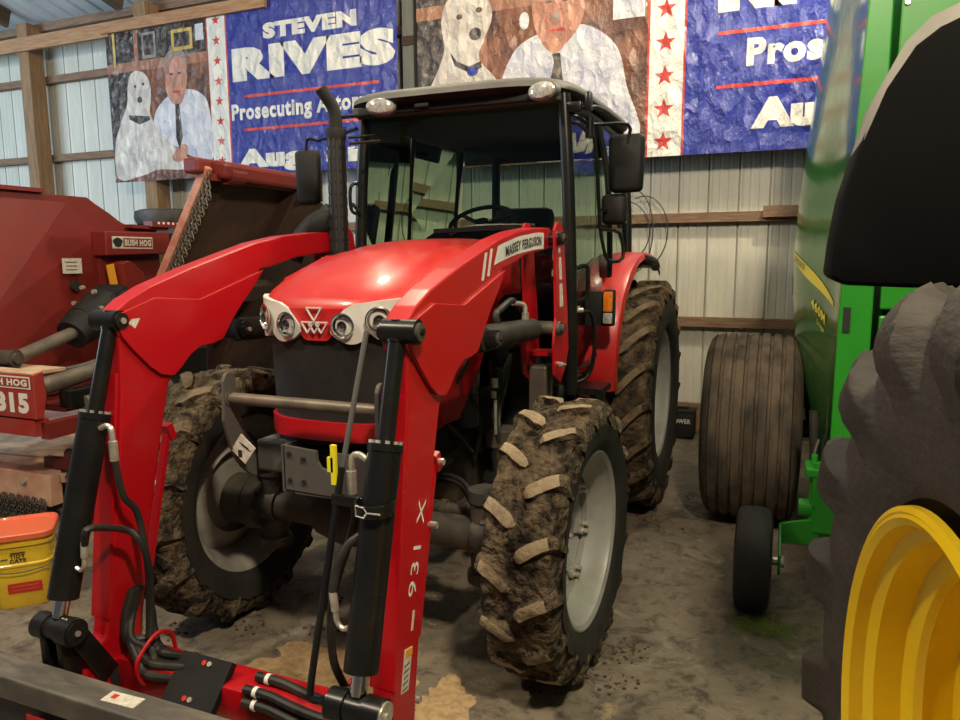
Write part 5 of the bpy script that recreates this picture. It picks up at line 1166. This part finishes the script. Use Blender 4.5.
box(bm, (.30, 3.86, .50), (.20, .22, .30), bev=.015); box(bm, (.24, 3.82, .66), (.16, .16, .05), bev=.01); cyl(bm, (.14, 3.82, .46), (.26, 3.82, .46), .045, seg=20); cyl(bm, (.20, 3.80, .40), (.20, 3.80, .74), .016)
box(bm, (.38, 3.9, .40), (.2, .3, .10), (0, 0, .3)); box(bm, (.21, 3.76, .60), (.03, .03, .22))
B('gauge_wheel_arm', bm, 'green', smooth=False)
bm = NB(); tube(bm, [(.22, 3.95, .78), (.20, 3.9, .70), (.21, 3.9, .60), (.24, 3.92, .52)], .012, 8); tube(bm, [(.26, 3.95, .85), (.24, 3.95, .7), (.25, 3.92, .55)], .010, 8); cyl(bm, (.20, 4.1, .9), (.22, 4.05, .55), .025); cyl(bm, (.30, 4.2, 1.0), (.28, 4.1, .6), .03); B('pickup_hose', bm, 'hose')
bm = NB(); cyl(bm, (.28, 4.25, .42), (1.7, 4.25, .42), .20, seg=28); box(bm, (.30, 4.3, .75), (.08, .5, .5), bev=.02); box(bm, (1.0, 4.1, .62), (1.3, .4, .14), bev=.02); B('pickup', bm, 'greendark')
# ================================================================== GREEN TRACTOR at the right edge
GT = thing('green_tractor', 'tractor with big yellow wheel and black fender, cut off at the right edge', 'tractor', (.412, 1.226, 0))
az = math.radians(3.276*180/PI-180)
R_, W_ = .85, .40
def big_tire(R, w, rr, n, lh, sweep, lw):
    bm = NB(); h = w/2; prof = []
    side = [(h*.72, rr, 0), (h*.88, rr+.015, 0), (h*.99, rr+.06, 0), (h*1.03, rr+.13, 0), (h*1.04, R-.25, 0), (h*1.03, R-.20, .35), (h*1.01, R-.165, .8), (h*.985, R-.135, 1), (h*.95, R-.108, 1), (h*.90, R-.086, 1), (h*.83, R-.070, 1), (h*.74, R-.061, 1), (h*.64, R-.057, 1), (h*.52, R-.055, 1), (h*.40, R-.054, 1), (h*.28, R-.053, 1), (h*.16, R-.053, 1), (h*.06, R-.053, 1), (h*.01, R-.053, 0)]
    P = side+[(-a, b_, c) for a, b_, c in reversed(side[:-1])]
    nrm = []
    for i in range(len(P)):
        a = P[max(0, i-1)]; c = P[min(len(P)-1, i+1)]; t = Vector((c[0]-a[0], c[1]-a[1])).normalized(); nrm.append(Vector((-t.y, t.x)) if Vector((-t.y, t.x)).dot(Vector((P[i][0], P[i][1]-(R-.2)))) > 0 else Vector((t.y, -t.x)))
    NS = 540; rings_ = []
    for j in range(NS):
        a = 2*PI*j/NS; ring = []
        for (x, r, m_), nv in zip(P, nrm):
            s = min(1, abs(x)/h); off = 0 if x > 0 else .5
            ph = (a-sweep*(1-(1-s)**1.4))/(2*PI)*n-off
            d = abs(ph-round(ph))*2*PI*R/n
            k = max(0, min(1, (lw*(1+.25*s)/2+.016-d)/.032)); k = k*k*(3-2*k)*m_
            q = Vector((x, r))+nv*lh*k
            ring.append(bm.verts.new((q.x, -q.y*math.cos(a), q.y*math.sin(a))))
        rings_.append(ring)
    for j in range(NS):
        A, B2 = rings_[j], rings_[(j+1) % NS]
        for k in range(len(P)-1): face(bm, [A[k], A[k+1], B2[k+1], B2[k]])
        face(bm, [A[-1], A[0], B2[0], B2[-1]])
    return bm
bm = big_tire(R_+.004, .352, .46, 16, .048, -.30, .12)
Rz = Matrix.Rotation(az, 4, 'Z'); bm.transform(Rz); bm.transform(Matrix.Translation((0, 0, R_)))
gt = mk('big_tire', bm, ['bigrubber', 'bigrubber', 'bigrubber'], GT)
bm = NB()
h = W_/2*.86
prof = [(-h, .452), (-h-.012, .450), (-h-.016, .440), (-h-.006, .428), (-h+.02, .424), (-h+.035, .405), (-h+.085, .40), (-h+.10, .372), (-h+.115, .366), (-h+.13, .374), (-h+.17, .37), (-h+.185, .345), (-h+.20, .34), (-h+.215, .348), (-h+.27, .345), (h, .44)]
lathe(bm, prof+[(a, b_+.010) for a, b_ in reversed(prof)], 96, closed=True)
lathe(bm, [(-h+.26, .352), (-h+.27, .31), (-h+.25, .29), (-h+.25, .22), (-h+.22, .20), (-h+.23, .12), (-h+.17, .10), (-h+.17, .001)], 72)
for k in range(8): a = 2*PI*k/8; cyl(bm, (-h+.22, .16*math.cos(a), .16*math.sin(a)), (-h+.17, .16*math.cos(a), .16*math.sin(a)), .016, seg=6)
bm.transform(Rz); bm.transform(Matrix.Translation((0, 0, R_)))
mk('rim', bm, 'jdyellow', gt)
def G_(name, bm, mats, **k):
    for v in bm.verts: v.co = Vector((v.co.x-.412, v.co.y-1.226, v.co.z))
    return mk(name, bm, mats, GT, **k)
FP = [(.112, 1.650), (.118, 1.74), (.133, 1.857), (.162, 1.97), (.202, 2.083), (.255, 2.172), (.301, 2.208), (.37, 2.238), (.46, 2.25), (.62, 2.25), (.70, 2.20), (.72, 2.0), (.72, 1.66), (.62, 1.63), (.28, 1.627), (.14, 1.632)]
bm = NB(); prism(bm, FP, 1.95, 2.30, axis='y', bev=.012); fe = G_('fender', bm, 'fender', ang=50)
bm = NB()  # strip along the top curve that carries the painted highlight
TP = FP[3:11]
V = []
for i, (x, z) in enumerate(TP):
    a = TP[max(0, i-1)]; c = TP[min(len(TP)-1, i+1)]; tv = Vector((c[0]-a[0], c[1]-a[1])).normalized(); n_ = Vector((-tv.y, tv.x))
    k = min(1, i/3)*.030
    V.append([bm.verts.new((x+n_.x*d, y, z+n_.y*d)) for y, d in ((1.952, -.004), (1.97, k), (2.28, k), (2.30, -.004))])
for A, B2 in zip(V, V[1:]):
    for k in range(3): face(bm, [A[k], B2[k], B2[k+1], A[k+1]])
G_('fender_top', bm, 'fendertop', ang=60, label='top of the black fender, its grey highlight put into the colour')
bm = NB(); beam(bm, (.66, 2.12, 1.7), (.95, 2.12, .95), .06, .08); beam(bm, (.95, 2.12, .95), (1.3, 1.3, .85), .1, .1); cyl(bm, (.5, 1.24, .85), (1.9, 1.4, .85), .09); G_('fender_bracket', bm, 'greendark', smooth=False)
bm = NB(); box(bm, (1.75, 1.6, 1.2), (.6, 2.2, .7), bev=.08); G_('hood', bm, 'green')
# ================================================================== LITTER ON THE FLOOR
def patch(name, cx, cy, rx, ry, hgt, mat, seed, label, cat='litter'):
    random.seed(seed); bm = NB(); n, k = 72, 9; RR = []
    ctr = bm.verts.new((cx, cy, hgt))
    for j in range(1, k+1):
        ring = []
        for i in range(n):
            a = 2*PI*i/n; f = 1+.55*noise.noise(Vector((math.cos(a)*1.3, math.sin(a)*1.3, seed)))+.30*noise.noise(Vector((math.cos(a)*4, math.sin(a)*4, seed+5)))+.12*noise.noise(Vector((math.cos(a)*11, math.sin(a)*11, seed+9)))
            t = j/k; x = cx+rx*f*t*math.cos(a); y = cy+ry*f*t*math.sin(a)
            z = hgt*(1-t**2)*(.75+.5*noise.noise(Vector((x*14, y*14, seed)))) if j < k else -.001
            ring.append(bm.verts.new((x, y, z)))
        RR.append(ring)
    for i in range(n): face(bm, [ctr, RR[0][i], RR[0][(i+1) % n]])
    for A, B2 in zip(RR, RR[1:]):
        for i in range(n): face(bm, [A[i], B2[i], B2[(i+1) % n], A[(i+1) % n]])
    o = mk(name, bm, mat); tag(o, label, cat); o['kind'] = 'stuff'; return o
patch('spilled_dust', -1.62, 2.32, .42, .30, .010, 'concretedust', 3, 'tan spilled dust on the concrete behind the red cross tube of the loader')
patch('spilled_dust', -1.12, 2.30, .13, .20, .006, 'concretedust', 8, 'small patch of tan dust right of the foot of the near loader arm')
patch('spilled_dust', -1.75, 1.78, .62, .11, .008, 'concretedust', 12, 'strip of tan dust between the loader tube and the grey beam')
bm = NB(); random.seed(4)
cl = [(-.72, 2.95, .5), (-.60, 2.90, .4), (-.52, 2.97, .35), (-.66, 2.75, .5), (-.56, 2.68, .35), (-.80, 2.6, .4)]
def clods(cl, n, seed):
    bm = NB(); random.seed(seed)
    for i in range(n):
        c = random.choice(cl); x = c[0]+random.gauss(0, .045); y = c[1]+random.gauss(0, .045); r = random.uniform(.003, .013)*c[2]*2
        t = NB(); bmesh.ops.create_icosphere(t, subdivisions=1, radius=r)
        for v in t.verts: v.co = v.co*(1+.5*noise.noise(v.co*90+Vector((i, 0, 0)))); v.co.z *= .6
        merge(bm, t, lambda p: p+Vector((x, y, r*.45)))
    return bm
bm.free()
o = mk('mud_crumbs', clods(cl, 150, 4), 'clod'); tag(o, 'crumbs of dry mud on the floor right of the near front tyre', 'dirt'); o['kind'] = 'stuff'
o = mk('mud_crumbs', clods([(-2.2, 2.5, .4), (-1.9, 2.6, .5), (-2.5, 2.3, .4), (-2.0, 2.9, .7), (-1.8, 2.95, .6), (-2.35, 2.75, .5)], 140, 6), 'clod'); tag(o, 'crumbs of dry mud on the floor below the far front tyre', 'dirt'); o['kind'] = 'stuff'
o = mk('mud_crumbs', clods([(-.75, 4.6, .6), (-.72, 4.8, .6), (-.6, 4.5, .4), (-.55, 5.1, .3)], 80, 9), 'clod'); tag(o, 'crumbs of dry mud at the foot of the big rear tyre', 'dirt'); o['kind'] = 'stuff'
bm = NB(); random.seed(9)
for i in range(230):
    x = .0+random.gauss(0, .075); y = 3.38+random.gauss(0, .05); a = random.uniform(0, PI); L = random.uniform(.02, .06)
    tube(bm, [(x, y, .003), (x+L*.5*math.cos(a), y+L*.5*math.sin(a), random.uniform(.010, .026)), (x+L*math.cos(a), y+L*math.sin(a), .004)], .0019, 4, n=2)
o = mk('grass_clippings', bm, 'grass'); tag(o, 'little heap of dry green grass on the floor in front of the small black gauge wheel', 'grass'); o['kind'] = 'stuff'
print('objects', len(bpy.data.objects))
